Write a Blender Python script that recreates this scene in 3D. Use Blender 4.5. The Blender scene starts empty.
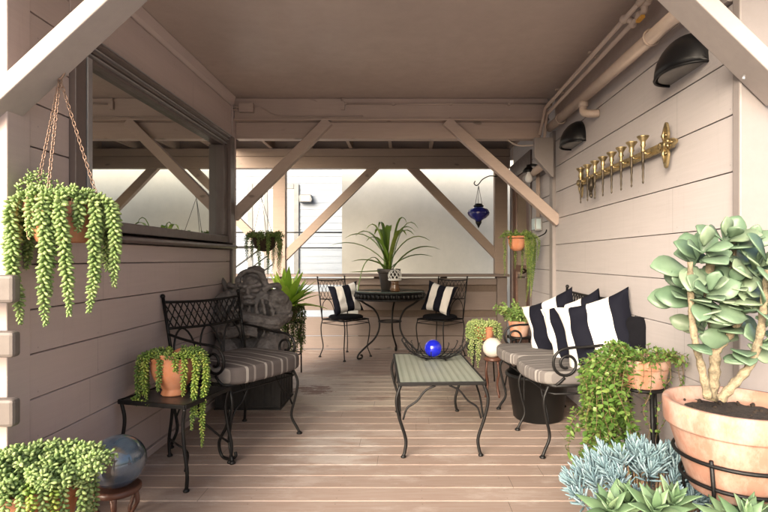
import bpy, math, random
from mathutils import Vector, Matrix, Euler, noise
PI = math.pi
V = Vector
R = random.Random(11)
scene = bpy.context.scene
COL = scene.collection

# ------------------------------------------------------------------ helpers
def smooth_path(pts, k=6):
    """Catmull-Rom through the points."""
    p = [V(q) for q in pts]
    if len(p) < 3:
        return p
    p = [p[0] * 2 - p[1]] + p + [p[-1] * 2 - p[-2]]
    out = []
    for i in range(1, len(p) - 2):
        a, b, c, d = p[i - 1], p[i], p[i + 1], p[i + 2]
        for j in range(k):
            t = j / k
            out.append(0.5 * ((2 * b) + (c - a) * t + (2 * a - 5 * b + 4 * c - d) * t * t + (3 * b - a - 3 * c + d) * t ** 3))
    out.append(p[-2].copy())
    return out

def perp(d):
    d = d.normalized()
    a = V((0, 0, 1)) if abs(d.z) < 0.9 else V((1, 0, 0))
    u = d.cross(a).normalized()
    return u, d.cross(u).normalized()

class MB:
    def __init__(self):
        self.v, self.f, self.s = [], [], []
    def add(self, vs, fs, smooth=False):
        o = len(self.v)
        self.v += [V(q) for q in vs]
        for f in fs:
            self.f.append([i + o for i in f]); self.s.append(smooth)
    def box(self, x0, x1, y0, y1, z0, z1):
        vs = [(x, y, z) for x in (x0, x1) for y in (y0, y1) for z in (z0, z1)]
        self.add(vs, [(0, 1, 3, 2), (4, 6, 7, 5), (0, 4, 5, 1), (2, 3, 7, 6), (0, 2, 6, 4), (1, 5, 7, 3)])
    def cbox(self, c, sx, sy, sz, rot=None):
        m = rot if rot else Matrix.Identity(3)
        vs = [V(c) + m @ V((x * sx / 2, y * sy / 2, z * sz / 2)) for x in (-1, 1) for y in (-1, 1) for z in (-1, 1)]
        self.add(vs, [(0, 1, 3, 2), (4, 6, 7, 5), (0, 4, 5, 1), (2, 3, 7, 6), (0, 2, 6, 4), (1, 5, 7, 3)])
    def bar(self, p0, p1, w, h, side=None):
        """rectangular bar; w measured along side, h along the third axis."""
        p0, p1 = V(p0), V(p1); d = (p1 - p0).normalized()
        s = V(side).normalized() if side else perp(d)[0]
        s = (s - d * s.dot(d)).normalized(); t = d.cross(s)
        vs = []
        for p in (p0, p1):
            for a, b in ((-1, -1), (1, -1), (1, 1), (-1, 1)):
                vs.append(p + s * (a * w / 2) + t * (b * h / 2))
        self.add(vs, [(0, 3, 2, 1), (4, 5, 6, 7), (0, 1, 5, 4), (1, 2, 6, 5), (2, 3, 7, 6), (3, 0, 4, 7)])
    def prism(self, poly, axis, a0, a1):
        n = len(poly); vs = []
        for a in (a0, a1):
            for p, q in poly:
                vs.append({'x': (a, p, q), 'y': (p, a, q), 'z': (p, q, a)}[axis])
        fs = [tuple(range(n))[::-1], tuple(range(n, 2 * n))]
        fs += [(i, (i + 1) % n, n + (i + 1) % n, n + i) for i in range(n)]
        self.add(vs, fs)
    def tube(self, pts, r, n=8, closed=False):
        pts = [V(p) for p in pts]; m = len(pts)
        rr = r if isinstance(r, (list, tuple)) else [r] * m
        vs = []; u = None
        for i, p in enumerate(pts):
            a = pts[(i - 1) % m] if (i > 0 or closed) else pts[i]
            b = pts[(i + 1) % m] if (i < m - 1 or closed) else pts[i]
            d = (b - a)
            d = d.normalized() if d.length > 1e-9 else V((0, 0, 1))
            if u is None: u = perp(d)[0]
            u = u - d * u.dot(d)
            u = u.normalized() if u.length > 1e-6 else perp(d)[0]
            w = d.cross(u)
            for k in range(n):
                t = 2 * PI * k / n
                vs.append(p + u * (math.cos(t) * rr[i]) + w * (math.sin(t) * rr[i]))
        fs = []
        for i in range(m if closed else m - 1):
            j = (i + 1) % m
            for k in range(n):
                l = (k + 1) % n
                fs.append((i * n + k, i * n + l, j * n + l, j * n + k))
        if not closed:
            fs += [tuple(range(n))[::-1], tuple((m - 1) * n + k for k in range(n))]
        self.add(vs, fs, True)
    def lathe(self, prof, c=(0, 0, 0), n=32, warp=None, smooth=True):
        c = V(c); m = len(prof); vs = []
        for r, z in prof:
            for k in range(n):
                t = 2 * PI * k / n
                q = V((r * math.cos(t), r * math.sin(t), z))
                if warp: q = warp(q, t)
                vs.append(c + q)
        fs = [(i * n + k, i * n + (k + 1) % n, (i + 1) * n + (k + 1) % n, (i + 1) * n + k) for i in range(m - 1) for k in range(n)]
        fs += [tuple(range(n))[::-1], tuple((m - 1) * n + k for k in range(n))]
        self.add(vs, fs, smooth)
    def ball(self, c, r, nu=20, nv=12, rot=None, fn=None):
        c = V(c); r = V(r) if hasattr(r, '__len__') else V((r, r, r))
        m = rot or Matrix.Identity(3); vs = []
        for i in range(nv + 1):
            b = PI * i / nv - PI / 2
            for k in range(nu):
                t = 2 * PI * k / nu
                q = V((math.cos(b) * math.cos(t), math.cos(b) * math.sin(t), math.sin(b)))
                s = fn(q) if fn else 1
                vs.append(c + m @ V((q.x * r.x * s, q.y * r.y * s, q.z * r.z * s)))
        fs = [(i * nu + k, i * nu + (k + 1) % nu, (i + 1) * nu + (k + 1) % nu, (i + 1) * nu + k) for i in range(nv) for k in range(nu)]
        self.add(vs, fs, True)
    def plump(self, p, d, L, r, n=5, flat=1.0, tip=0.62):
        """a fat little succulent leaf"""
        p, d = V(p), V(d).normalized(); u, w = perp(d)
        vs = [p]
        for f, q in ((0.18, 0.62), (tip, 1.0), (0.86, 0.62)):
            for k in range(n):
                t = 2 * PI * k / n
                vs.append(p + d * (L * f) + u * (math.cos(t) * r * q) + w * (math.sin(t) * r * q * flat))
        vs.append(p + d * L)
        fs = [(0, 1 + (k + 1) % n, 1 + k) for k in range(n)]
        for i in range(2):
            fs += [(1 + i * n + k, 1 + i * n + (k + 1) % n, 1 + (i + 1) * n + (k + 1) % n, 1 + (i + 1) * n + k) for k in range(n)]
        fs += [(1 + 2 * n + k, 1 + 2 * n + (k + 1) % n, 1 + 3 * n) for k in range(n)]
        self.add(vs, fs, True)
    def blade(self, pts, widths, side=None, fold=0.25, up=None):
        """strap or ovate leaf along a path, folded along its midrib"""
        pts = [V(p) for p in pts]; m = len(pts); vs = []
        for i, p in enumerate(pts):
            d = (pts[min(i + 1, m - 1)] - pts[max(i - 1, 0)]).normalized()
            s = V(side) if side is not None else d.cross(V((0, 0, 1)))
            if s.length < 1e-4: s = V((1, 0, 0))
            s = (s - d * s.dot(d)).normalized(); nrm = s.cross(d).normalized()
            w = widths[i] / 2
            vs += [p - s * w + nrm * (w * fold), p, p + s * w + nrm * (w * fold)]
        fs = []
        for i in range(m - 1):
            a = i * 3
            fs += [(a, a + 1, a + 4, a + 3), (a + 1, a + 2, a + 5, a + 4)]
        self.add(vs, fs, True)
    def leaf(self, p, d, nrm, L, W, curl=0.15, fold=0.3, shape=(0.25, 0.8, 1.0, 0.75, 0.0)):
        p, d, nrm = V(p), V(d).normalized(), V(nrm)
        s = d.cross(nrm)
        if s.length < 1e-4: s = perp(d)[0]
        s.normalize(); nn = s.cross(d).normalized()
        m = len(shape); pts = []
        for i in range(m):
            t = i / (m - 1)
            pts.append(p + d * (L * t) - nn * (L * curl * t * t))
        self.blade(pts, [max(W * q, 0.0006) for q in shape], side=s, fold=fold)
    def build(self, name, mat, parent=None, bevel=0.0, seg=2, world=False, subsurf=0, shade=None, solid=0):
        me = bpy.data.meshes.new(name)
        off = V((0, 0, 0))
        if world and parent is not None:
            q = parent
            while q is not None:
                off += q.location; q = q.parent
        me.from_pydata([tuple(v - off) for v in self.v], [], self.f)
        me.polygons.foreach_set('use_smooth', self.s if shade is None else [shade] * len(self.f))
        me.materials.append(mat); me.update()
        o = bpy.data.objects.new(name, me); COL.objects.link(o)
        if parent is not None: o.parent = parent
        if solid:
            m = o.modifiers.new('thick', 'SOLIDIFY'); m.thickness = solid; m.offset = 0
        if bevel:
            m = o.modifiers.new('bevel', 'BEVEL'); m.width = bevel; m.segments = seg; m.limit_method = 'ANGLE'; m.angle_limit = 0.6
            m.harden_normals = False
        if subsurf:
            m = o.modifiers.new('sub', 'SUBSURF'); m.levels = subsurf; m.render_levels = subsurf
        return o

def tag(o, label=None, cat=None, group=None, kind=None):
    if label: o['label'] = label
    if cat: o['category'] = cat
    if group: o['group'] = group
    if kind: o['kind'] = kind
    return o

def thing(name, label, cat, loc=(0, 0, 0), rz=0.0, group=None):
    o = bpy.data.objects.new(name, None); COL.objects.link(o)
    o.location = loc; o.rotation_euler = (0, 0, rz); o.empty_display_size = 0.1
    return tag(o, label, cat, group)

def dup(root, loc, rz, label):
    def cp(o, par):
        c = o.copy(); COL.objects.link(c)
        if par is not None: c.parent = par
        for ch in list(o.children): cp(ch, c)
        return c
    r = cp(root, None); r.location = loc; r.rotation_euler = (0, 0, rz); r['label'] = label
    return r

# ------------------------------------------------------------------ materials
class NT:
    def __init__(self, name):
        self.m = bpy.data.materials.new(name); self.m.use_nodes = True
        self.t = self.m.node_tree; self.b = self.t.nodes['Principled BSDF']; self.out = self.t.nodes['Material Output']
        self.tc = self.n('ShaderNodeTexCoord')
    def n(self, k, **kw):
        o = self.t.nodes.new(k)
        for a, b in kw.items(): setattr(o, a, b)
        return o
    def l(self, a, b): self.t.links.new(a, b)
    def inp(self, node, key, val):
        if hasattr(val, 'is_linked') or hasattr(val, 'links'): self.l(val, node.inputs[key])
        else: node.inputs[key].default_value = val
    def noise(self, scale, detail=4, rough=0.55, vec=None, stretch=None):
        o = self.n('ShaderNodeTexNoise'); o.inputs['Scale'].default_value = scale
        o.inputs['Detail'].default_value = detail; o.inputs['Roughness'].default_value = rough
        src = vec or self.tc.outputs['Object']
        if stretch:
            mp = self.n('ShaderNodeMapping'); mp.inputs['Scale'].default_value = stretch; self.l(src, mp.inputs[0]); src = mp.outputs[0]
        self.l(src, o.inputs['Vector']); return o.outputs['Fac']
    def ramp(self, fac, stops, const=False):
        o = self.n('ShaderNodeValToRGB'); e = o.color_ramp.elements
        if const: o.color_ramp.interpolation = 'CONSTANT'
        while len(e) < len(stops): e.new(0.5)
        for el, (p, c) in zip(e, stops):
            el.position = p; el.color = (*c, 1) if hasattr(c, '__len__') else (c, c, c, 1)
        self.l(fac, o.inputs[0]); return o.outputs[0]
    def mix(self, fac, a, b, mode='MIX'):
        o = self.n('ShaderNodeMix', data_type='RGBA', blend_type=mode)
        self.inp(o, 0, fac)
        for i, q in ((6, a), (7, b)):
            if isinstance(q, tuple): o.inputs[i].default_value = (*q, 1) if len(q) == 3 else q
            else: self.l(q, o.inputs[i])
        return o.outputs[2]
    def math(self, op, a, b=0.0, c=None):
        o = self.n('ShaderNodeMath', operation=op)
        self.inp(o, 0, a); self.inp(o, 1, b)
        if c is not None: self.inp(o, 2, c)
        return o.outputs[0]
    def bump(self, h, strength=0.2, dist=0.01):
        o = self.n('ShaderNodeBump'); o.inputs['Strength'].default_value = strength; o.inputs['Distance'].default_value = dist
        self.l(h, o.inputs['Height']); self.l(o.outputs[0], self.b.inputs['Normal'])
    def base(self, c):
        if isinstance(c, tuple): self.b.inputs['Base Color'].default_value = (*c, 1)
        else: self.l(c, self.b.inputs['Base Color'])
    def rough(self, r): self.inp(self.b, 'Roughness', r)

def mul(c, k): return tuple(min(1, x * k) for x in c)

def paint(name, c, rough=0.5, var=0.12, grain=(3, 3, 3), bump=0.08, knots=False):
    t = NT(name)
    n1 = t.noise(1.3, 3); n2 = t.noise(9, 5, 0.65, stretch=grain)
    col = t.mix(t.ramp(n1, [(0.3, 0.0), (0.7, 1.0)]), mul(c, 1 - var), mul(c, 1 + var))
    col = t.mix(t.ramp(n2, [(0.35, 0.0), (0.75, 0.35)]), col, mul(c, 0.78))
    if knots:
        k = t.noise(5.5, 1, 0.4, stretch=(1, 1, 2.2))
        col = t.mix(t.ramp(k, [(0.73, 0.0), (0.78, 0.7)]), col, mul(c, 0.35))
    t.base(col)
    t.rough(t.ramp(n2, [(0.2, rough - 0.08), (0.8, min(1, rough + 0.15))]))
    t.bump(n2, bump, 0.01)
    return t.m

def wall_paint(name, c, z0, pitch):
    t = NT(name); g = t.n('ShaderNodeSeparateXYZ'); t.l(t.tc.outputs['Object'], g.inputs[0])
    q = t.math('ADD', t.math('DIVIDE', t.math('SUBTRACT', g.outputs[2], z0), pitch), 20.0)
    idx = t.math('FLOOR', q); fr = t.math('FRACT', q)
    wn = t.n('ShaderNodeTexWhiteNoise', noise_dimensions='1D'); t.l(idx, wn.inputs['W'])
    col = t.mix(wn.outputs['Value'], mul(c, 0.95), mul(c, 1.05))
    grain = t.noise(9, 6, 0.65, stretch=(1, .3, 6)); drip = t.noise(7, 5, 0.7, stretch=(1, 2.2, .22)); big = t.noise(1.4, 4, 0.6)
    col = t.mix(t.ramp(grain, [(0.4, 0.0), (0.75, 0.28)]), col, mul(c, 0.8))
    col = t.mix(t.ramp(drip, [(0.56, 0.0), (0.75, 0.30)]), col, mul(c, 0.68))
    col = t.mix(t.ramp(big, [(0.35, 0.0), (0.7, 0.22)]), col, mul(c, 1.18))
    sy = t.math('MULTIPLY', t.math('SUBTRACT', t.math('FRACT', t.math('ADD', t.math('DIVIDE', g.outputs[1], 0.41), 20.2)), 0.5), 0.41)
    sz = t.math('MULTIPLY', t.math('SUBTRACT', fr, 0.13), pitch)
    sd = t.math('ADD', t.math('MULTIPLY', sy, sy), t.math('MULTIPLY', sz, sz))
    col = t.mix(t.math('MULTIPLY', t.math('LESS_THAN', sd, 0.000014), 0.5), col, mul(c, 0.45))
    jo = t.math('FRACT', t.math('ADD', t.math('DIVIDE', g.outputs[1], 2.87), t.math('MULTIPLY', wn.outputs['Value'], 9.1)))
    col = t.mix(t.math('MULTIPLY', t.math('LESS_THAN', jo, 0.0009), 0.6), col, mul(c, 0.3))
    t.base(col); t.rough(t.ramp(grain, [(0.2, 0.42), (0.8, 0.62)])); t.bump(t.math('ADD', grain, t.math('MULTIPLY', big, 1.5)), 0.12, 0.01)
    return t.m

def plain(name, c, rough=0.5, metal=0.0, var=0.2, scale=12, bump=0.0, spec=None, coat=0):
    t = NT(name); n = t.noise(scale, 5, 0.6)
    t.base(t.mix(t.ramp(n, [(0.3, 0.0), (0.7, 1.0)]), mul(c, 1 - var), mul(c, 1 + var)))
    t.rough(rough); t.b.inputs['Metallic'].default_value = metal
    if coat: t.b.inputs['Coat Weight'].default_value = coat
    if spec is not None: t.b.inputs['Specular IOR Level'].default_value = spec
    if bump: t.bump(t.noise(scale * 3, 4), bump, 0.01)
    return t.m

def foliage(name, c1, c2, c3=None, rough=0.45, trans=0.2, bloom=0.0):
    t = NT(name)
    g = t.n('ShaderNodeNewGeometry')
    st = [(0.0, c1), (0.6, c2), (1.0, c3 or c2)]
    col = t.ramp(g.outputs['Random Per Island'], st)
    n = t.noise(25, 3)
    col = t.mix(t.ramp(n, [(0.35, 0.0), (0.7, 0.35)]), col, mul(c1, 0.75))
    t.base(col); t.rough(rough)
    if trans:
        tr = t.n('ShaderNodeBsdfTranslucent'); t.l(t.mix(0.5, col, mul(c2, 1.6)), tr.inputs[0])
        mx = t.n('ShaderNodeMixShader'); mx.inputs[0].default_value = trans
        t.l(t.b.outputs[0], mx.inputs[1]); t.l(tr.outputs[0], mx.inputs[2]); t.l(mx.outputs[0], t.out.inputs['Surface'])
    return t.m

def terracotta(name, c, salt=0.5, moss=0.0):
    t = NT(name)
    n1 = t.noise(7, 6, 0.65); n2 = t.noise(40, 4, 0.6); n3 = t.noise(8, 7, 0.75, stretch=(1, 1, 0.45))
    col = t.mix(t.ramp(n1, [(0.3, 0.0), (0.7, 1.0)]), mul(c, 0.8), mul(c, 1.15))
    col = t.mix(t.ramp(n3, [(0.44, 0.0), (0.62, salt)]), col, (0.50, 0.40, 0.34))
    if moss:
        col = t.mix(t.ramp(t.noise(9, 5, 0.7), [(0.6, 0.0), (0.7, moss)]), col, (0.30, 0.26, 0.06))
    t.base(col); t.rough(0.85); t.bump(n2, 0.15, 0.004)
    return t.m

M = {}
TAUPE = (0.39, 0.325, 0.295)
M['wall_left'] = wall_paint('mauve_siding_paint', (0.485, 0.395, 0.372), .043, .1805)
M['wall_right'] = wall_paint('pale_siding_paint', (0.44, 0.406, 0.406), .13, .229)
M['trim'] = paint('taupe_trim_paint', TAUPE, 0.5, 0.08, (2, 2, 2), 0.06)
M['trim_pale'] = paint('pale_trim_paint', (0.25, 0.222, 0.216), 0.5, 0.05, (2, 2, 2), 0.05)
M['brace_pale'] = paint('pale_timber_paint', (0.36, 0.318, 0.304), 0.5, 0.05, (2, 2, 2), 0.05)
M['beam'] = paint('taupe_beam_paint', (0.44, 0.345, 0.298), 0.55, 0.08, (0.5, 3, 6), 0.12, knots=True)
M['beam_raw'] = paint('weathered_tan_timber', (0.285, 0.215, 0.172), 0.6, 0.12, (0.4, 3, 7), 0.2, knots=True)
M['slat'] = paint('brown_taupe_fence_paint', (0.165, 0.128, 0.112), 0.6, 0.15, (0.4, 3, 6), 0.12, knots=True)
M['rail'] = paint('taupe_rail_paint', (0.13, 0.108, 0.096), 0.5, 0.1)
M['plum'] = paint('plum_brown_window_paint', (0.14, 0.108, 0.10), 0.35, 0.1, (2, 2, 2), 0.04)
M['alu'] = plain('brushed_window_track', (0.42, 0.41, 0.42), 0.35, 0.6, 0.1)
M['ceiling'] = paint('brown_ceiling_paint', (0.455, 0.372, 0.333), 0.4, 0.07, (1, 1, 1), 0.05)
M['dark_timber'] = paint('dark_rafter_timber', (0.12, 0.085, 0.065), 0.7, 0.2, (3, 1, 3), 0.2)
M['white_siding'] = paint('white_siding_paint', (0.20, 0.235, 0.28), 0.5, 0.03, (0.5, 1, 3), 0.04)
M['plaster'] = paint('cream_wall_paint', (0.45, 0.445, 0.405), 0.7, 0.04, (1, 1, 1), 0.08)
M['iron'] = plain('black_wrought_iron', (0.005, 0.0045, 0.0045), 0.48, 0.0, 0.3, 30, 0.1, spec=0.3)
M['iron_grey'] = plain('dark_grey_wire', (0.03, 0.03, 0.03), 0.4, 0.3, 0.2)
M['lamp_black'] = plain('black_lamp_metal', (0.006, 0.006, 0.007), 0.4, 0.0, 0.2, 8, spec=0.3)
M['lens'] = plain('frosted_lamp_lens', (0.16, 0.155, 0.145), 0.25, 0.0, 0.15, 10)
M['brass'] = plain('aged_brass', (0.36, 0.28, 0.15), 0.38, 0.9, 0.5, 22, 0.15)
M['brass_dark'] = plain('tarnished_brass', (0.06, 0.048, 0.035), 0.45, 0.8, 0.4, 22, 0.2)
M['pipe'] = paint('painted_pipe', (0.46, 0.365, 0.31), 0.45, 0.1, (2, 2, 2), 0.06)
M['valve'] = plain('orange_valve_handle', (0.62, 0.33, 0.06), 0.5)
M['terra'] = terracotta('terracotta_pot', (0.56, 0.20, 0.085), 0.25)
M['terra_old'] = terracotta('old_terracotta_pot', (0.50, 0.22, 0.13), 0.7)
M['terra_pink'] = terracotta('pink_terracotta_pot', (0.36, 0.185, 0.13), 0.6, 0.8)
M['soil'] = plain('dark_potting_soil', (0.028, 0.018, 0.012), 0.95, 0, 0.6, 60, 0.8)
M['tail'] = foliage('pale_burro_tail_leaves', (0.17, 0.26, 0.08), (0.29, 0.40, 0.14), (0.42, 0.50, 0.21), 0.5, 0.15)
M['tail_yellow'] = foliage('yellow_green_succulent_leaves', (0.14, 0.24, 0.04), (0.30, 0.40, 0.07), (0.45, 0.48, 0.12), 0.45, 0.15)
M['tail_dark'] = foliage('mid_green_succulent_leaves', (0.09, 0.17, 0.035), (0.20, 0.30, 0.065), (0.36, 0.40, 0.11), 0.5, 0.15)
M['tail_lime'] = foliage('lime_succulent_leaves', (0.22, 0.32, 0.10), (0.38, 0.47, 0.17), (0.5, 0.55, 0.25), 0.5, 0.15)
M['fern'] = foliage('bright_fern_leaves', (0.17, 0.32, 0.025), (0.36, 0.52, 0.06), (0.52, 0.60, 0.12), 0.45, 0.4)
M['fern_dark'] = foliage('dark_trailing_fern', (0.03, 0.07, 0.012), (0.07, 0.13, 0.022), (0.15, 0.21, 0.04), 0.5, 0.25)
M['orchid'] = foliage('strap_leaf_green', (0.08, 0.16, 0.02), (0.18, 0.29, 0.04), (0.30, 0.38, 0.08), 0.4, 0.2)
M['vine'] = foliage('small_vine_leaves', (0.05, 0.11, 0.018), (0.12, 0.22, 0.045), (0.23, 0.31, 0.08), 0.4, 0.25)
M['bush'] = foliage('light_green_shrub_leaves', (0.12, 0.22, 0.05), (0.24, 0.37, 0.11), (0.36, 0.45, 0.16), 0.45, 0.25)
M['paddle'] = foliage('grey_green_paddle_leaves', (0.095, 0.16, 0.095), (0.17, 0.25, 0.16), (0.28, 0.35, 0.23), 0.4, 0.1)
M['blue'] = foliage('blue_chalk_leaves', (0.13, 0.215, 0.24), (0.21, 0.31, 0.345), (0.30, 0.40, 0.43), 0.6, 0.05)
M['agave'] = foliage('soft_green_rosette_leaves', (0.09, 0.16, 0.075), (0.15, 0.24, 0.125), (0.22, 0.31, 0.17), 0.4, 0.1)
M['stem'] = plain('pale_brown_stem', (0.30, 0.20, 0.12), 0.8, 0, 0.3, 40, 0.4)
M['stem_pale'] = plain('pale_tan_scarred_stem', (0.24, 0.195, 0.125), 0.8, 0, 0.5, 45, 0.6)
M['dry'] = plain('dry_tan_stem', (0.36, 0.25, 0.14), 0.8, 0, 0.3)
M['twig'] = plain('thin_red_brown_twig', (0.15, 0.10, 0.045), 0.7, 0, 0.3)
M['moss'] = plain('dark_moss_liner', (0.045, 0.028, 0.014), 0.95, 0, 0.5, 40, 0.8)
M['dark_pot'] = plain('dark_brown_pot', (0.022, 0.016, 0.013), 0.45, 0, 0.4, 18, 0.3)
M['tub'] = plain('black_plastic_tub', (0.006, 0.006, 0.006), 0.4, 0, 0.2, 10, spec=0.35)
M['wood_red'] = paint('red_brown_stand_wood', (0.11, 0.045, 0.028), 0.35, 0.2, (2, 2, 0.4), 0.08)
M['white_glaze'] = plain('white_glazed_ball', (0.60, 0.56, 0.50), 0.3, 0, 0.05)
M['glass_white'] = plain('white_lace_glass', (0.62, 0.62, 0.6), 0.25, 0, 0.1)
M['amber'] = plain('amber_brown_jar', (0.11, 0.055, 0.025), 0.15, 0, 0.3)
M['bulb'] = plain('white_glass_bulb', (0.78, 0.78, 0.78), 0.15, 0, 0.03)
M['box_grey'] = plain('grey_electrical_box', (0.32, 0.31, 0.30), 0.45, 0.3, 0.1)
M['box_plate'] = plain('pale_blue_cover_plate', (0.50, 0.60, 0.62), 0.4, 0, 0.08)
M['wire'] = plain('pale_cable', (0.50, 0.42, 0.37), 0.5)
M['black_fabric'] = plain('black_cushion_fabric', (0.005, 0.005, 0.007), 0.95, 0, 0.2, 80, 0.3, spec=0.15)
M['grey_metal'] = plain('weathered_grey_metal', (0.11, 0.115, 0.12), 0.45, 0.5, 0.15)
M['trunk'] = plain('black_storage_trunk', (0.022, 0.02, 0.02), 0.55, 0, 0.3, 20, 0.2)
M['bronze'] = plain('rusty_chain', (0.30, 0.20, 0.15), 0.5, 0.5, 0.3, 60)
M['blind'] = paint('brown_bamboo_blind', (0.16, 0.11, 0.085), 0.7, 0.3, (8, 8, 0.3), 0.2)

def glass_color(name, c, rough=0.04, solid=0.55):
    t = NT(name); t.base(c); t.rough(rough)
    t.b.inputs['Transmission Weight'].default_value = solid; t.b.inputs['IOR'].default_value = 1.45
    t.b.inputs['Coat Weight'].default_value = 0.5
    return t.m
M['cobalt'] = glass_color('cobalt_blue_glass', (0.012, 0.02, 0.55), 0.04, 0.4)
M['navy'] = glass_color('dark_blue_lantern_glass', (0.02, 0.025, 0.22), 0.12, 0.3)

def pane_mat():
    t = NT('reflective_window_glass')
    t.base((0.03, 0.03, 0.03)); t.rough(0.15)
    gl = t.n('ShaderNodeBsdfGlossy'); gl.inputs['Color'].default_value = (0.95, 0.97, 0.93, 1); gl.inputs['Roughness'].default_value = 0.006
    w = t.noise(0.8, 2); b = t.n('ShaderNodeBump'); b.inputs['Strength'].default_value = 0.02; b.inputs['Distance'].default_value = 0.02
    t.l(w, b.inputs['Height']); t.l(b.outputs[0], gl.inputs['Normal'])
    mx = t.n('ShaderNodeMixShader'); mx.inputs[0].default_value = 0.9
    t.l(t.b.outputs[0], mx.inputs[1]); t.l(gl.outputs[0], mx.inputs[2]); t.l(mx.outputs[0], t.out.inputs['Surface'])
    return t.m
M['pane'] = pane_mat()
M['pane_plain'] = plain('pale_window_glass', (0.30, 0.33, 0.35), 0.06, 0, 0.1, 2)

def globe_mat():
    t = NT('smoky_blue_blown_glass')
    n = t.noise(6, 4, 0.6); g = t.n('ShaderNodeSeparateXYZ'); t.l(t.tc.outputs['Object'], g.inputs[0])
    col = t.mix(t.ramp(n, [(0.35, 0.0), (0.65, 1.0)]), (0.03, 0.055, 0.10), (0.17, 0.25, 0.33))
    am = t.noise(5, 2, 0.5, stretch=(1, 1, 0.5))
    col = t.mix(t.ramp(am, [(0.62, 0.0), (0.68, 0.8)]), col, (0.38, 0.26, 0.12))
    t.base(col); t.rough(0.06); t.b.inputs['Metallic'].default_value = 0.1; t.b.inputs['Coat Weight'].default_value = 1.0
    t.b.inputs['Transmission Weight'].default_value = 0.6
    return t.m
M['globe'] = globe_mat()

def stone_mat():
    t = NT('dark_carved_stone')
    n = t.noise(6, 7, 0.65); n2 = t.noise(30, 5, 0.7); g = t.n('ShaderNodeNewGeometry')
    col = t.mix(t.ramp(n, [(0.3, 0.0), (0.72, 1.0)]), (0.05, 0.045, 0.044), (0.17, 0.155, 0.15))
    col = t.mix(t.ramp(g.outputs['Pointiness'], [(0.5, 0.0), (0.60, 0.5)]), col, (0.26, 0.235, 0.22))
    t.base(col); t.rough(0.62); t.bump(n2, 0.5, 0.01)
    return t.m
M['stone'] = stone_mat()

def stripe(name, axis, period, stops, rough=0.85, off=0.0, weave=180):
    t = NT(name); g = t.n('ShaderNodeSeparateXYZ'); t.l(t.tc.outputs['Object'], g.inputs[0])
    f = t.math('FRACT', t.math('ADD', t.math('DIVIDE', g.outputs[axis], period), off + 50))
    col = t.ramp(f, stops, True)
    n = t.noise(weave, 2, 0.5); n2 = t.noise(4, 3)
    col = t.mix(t.ramp(n2, [(0.35, 0.0), (0.7, 0.22)]), col, t.mix(1.0, col, (0.75, 0.75, 0.75), 'MULTIPLY'))
    t.base(col); t.rough(rough); t.bump(n, 0.25, 0.003)
    t.b.inputs['Specular IOR Level'].default_value = 0.15
    return t.m
BLK, WHT = (0.005, 0.0055, 0.011), (0.64, 0.62, 0.59)
M['pillow_a'] = stripe('black_and_white_stripe', 0, 0.23, [(0, BLK), (0.5, WHT)], off=0.565)
M['pillow_b'] = stripe('white_and_black_stripe', 0, 0.25, [(0, WHT), (0.55, BLK)], off=0.07)
M['pillow_small'] = stripe('narrow_black_white_stripe', 0, 0.17, [(0, BLK), (0.5, WHT)], off=0.15)
M['cushion'] = stripe('grey_brown_striped_cushion', 0, 0.125,
    [(0, (0.13, 0.118, 0.115)), (0.30, (0.105, 0.095, 0.092)), (0.40, (0.24, 0.225, 0.215)), (0.52, (0.11, 0.10, 0.096)), (0.62, (0.20, 0.187, 0.178)), (0.68, (0.12, 0.108, 0.104)), (0.86, (0.17, 0.158, 0.15))])
M['cushion_left'] = stripe('mauve_brown_striped_cushion', 0, 0.135,
    [(0, (0.095, 0.082, 0.080)), (0.40, (0.27, 0.25, 0.235)), (0.52, (0.09, 0.078, 0.076)), (0.78, (0.20, 0.18, 0.17)), (0.88, (0.095, 0.082, 0.080))])

def woven():
    t = NT('green_grey_woven_top'); g = t.n('ShaderNodeSeparateXYZ'); t.l(t.tc.outputs['Object'], g.inputs[0])
    f = t.math('FRACT', t.math('ADD', t.math('DIVIDE', g.outputs[0], 0.0415), 20.0))
    col = t.ramp(f, [(0.0, (0.205, 0.225, 0.19)), (0.45, (0.185, 0.205, 0.172)), (0.62, (0.13, 0.145, 0.115)), (0.82, (0.185, 0.205, 0.172)), (1.0, (0.205, 0.225, 0.19))])
    f2 = t.math('FRACT', t.math('ADD', t.math('DIVIDE', g.outputs[1], 0.012), 90.0))
    col = t.mix(t.ramp(f2, [(0.0, 0.0), (0.5, 0.18), (1.0, 0.0)]), col, (0.16, 0.17, 0.13))
    col = t.mix(t.ramp(t.noise(5, 4), [(0.4, 0.0), (0.75, 0.3)]), col, (0.25, 0.24, 0.2))
    t.base(col); t.rough(0.5)
    t.bump(t.math('ADD', t.ramp(f, [(0, 0.0), (0.5, 1.0), (1, 0.0)]), f2), 0.25, 0.004)
    return t.m
M['woven'] = woven()

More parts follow.
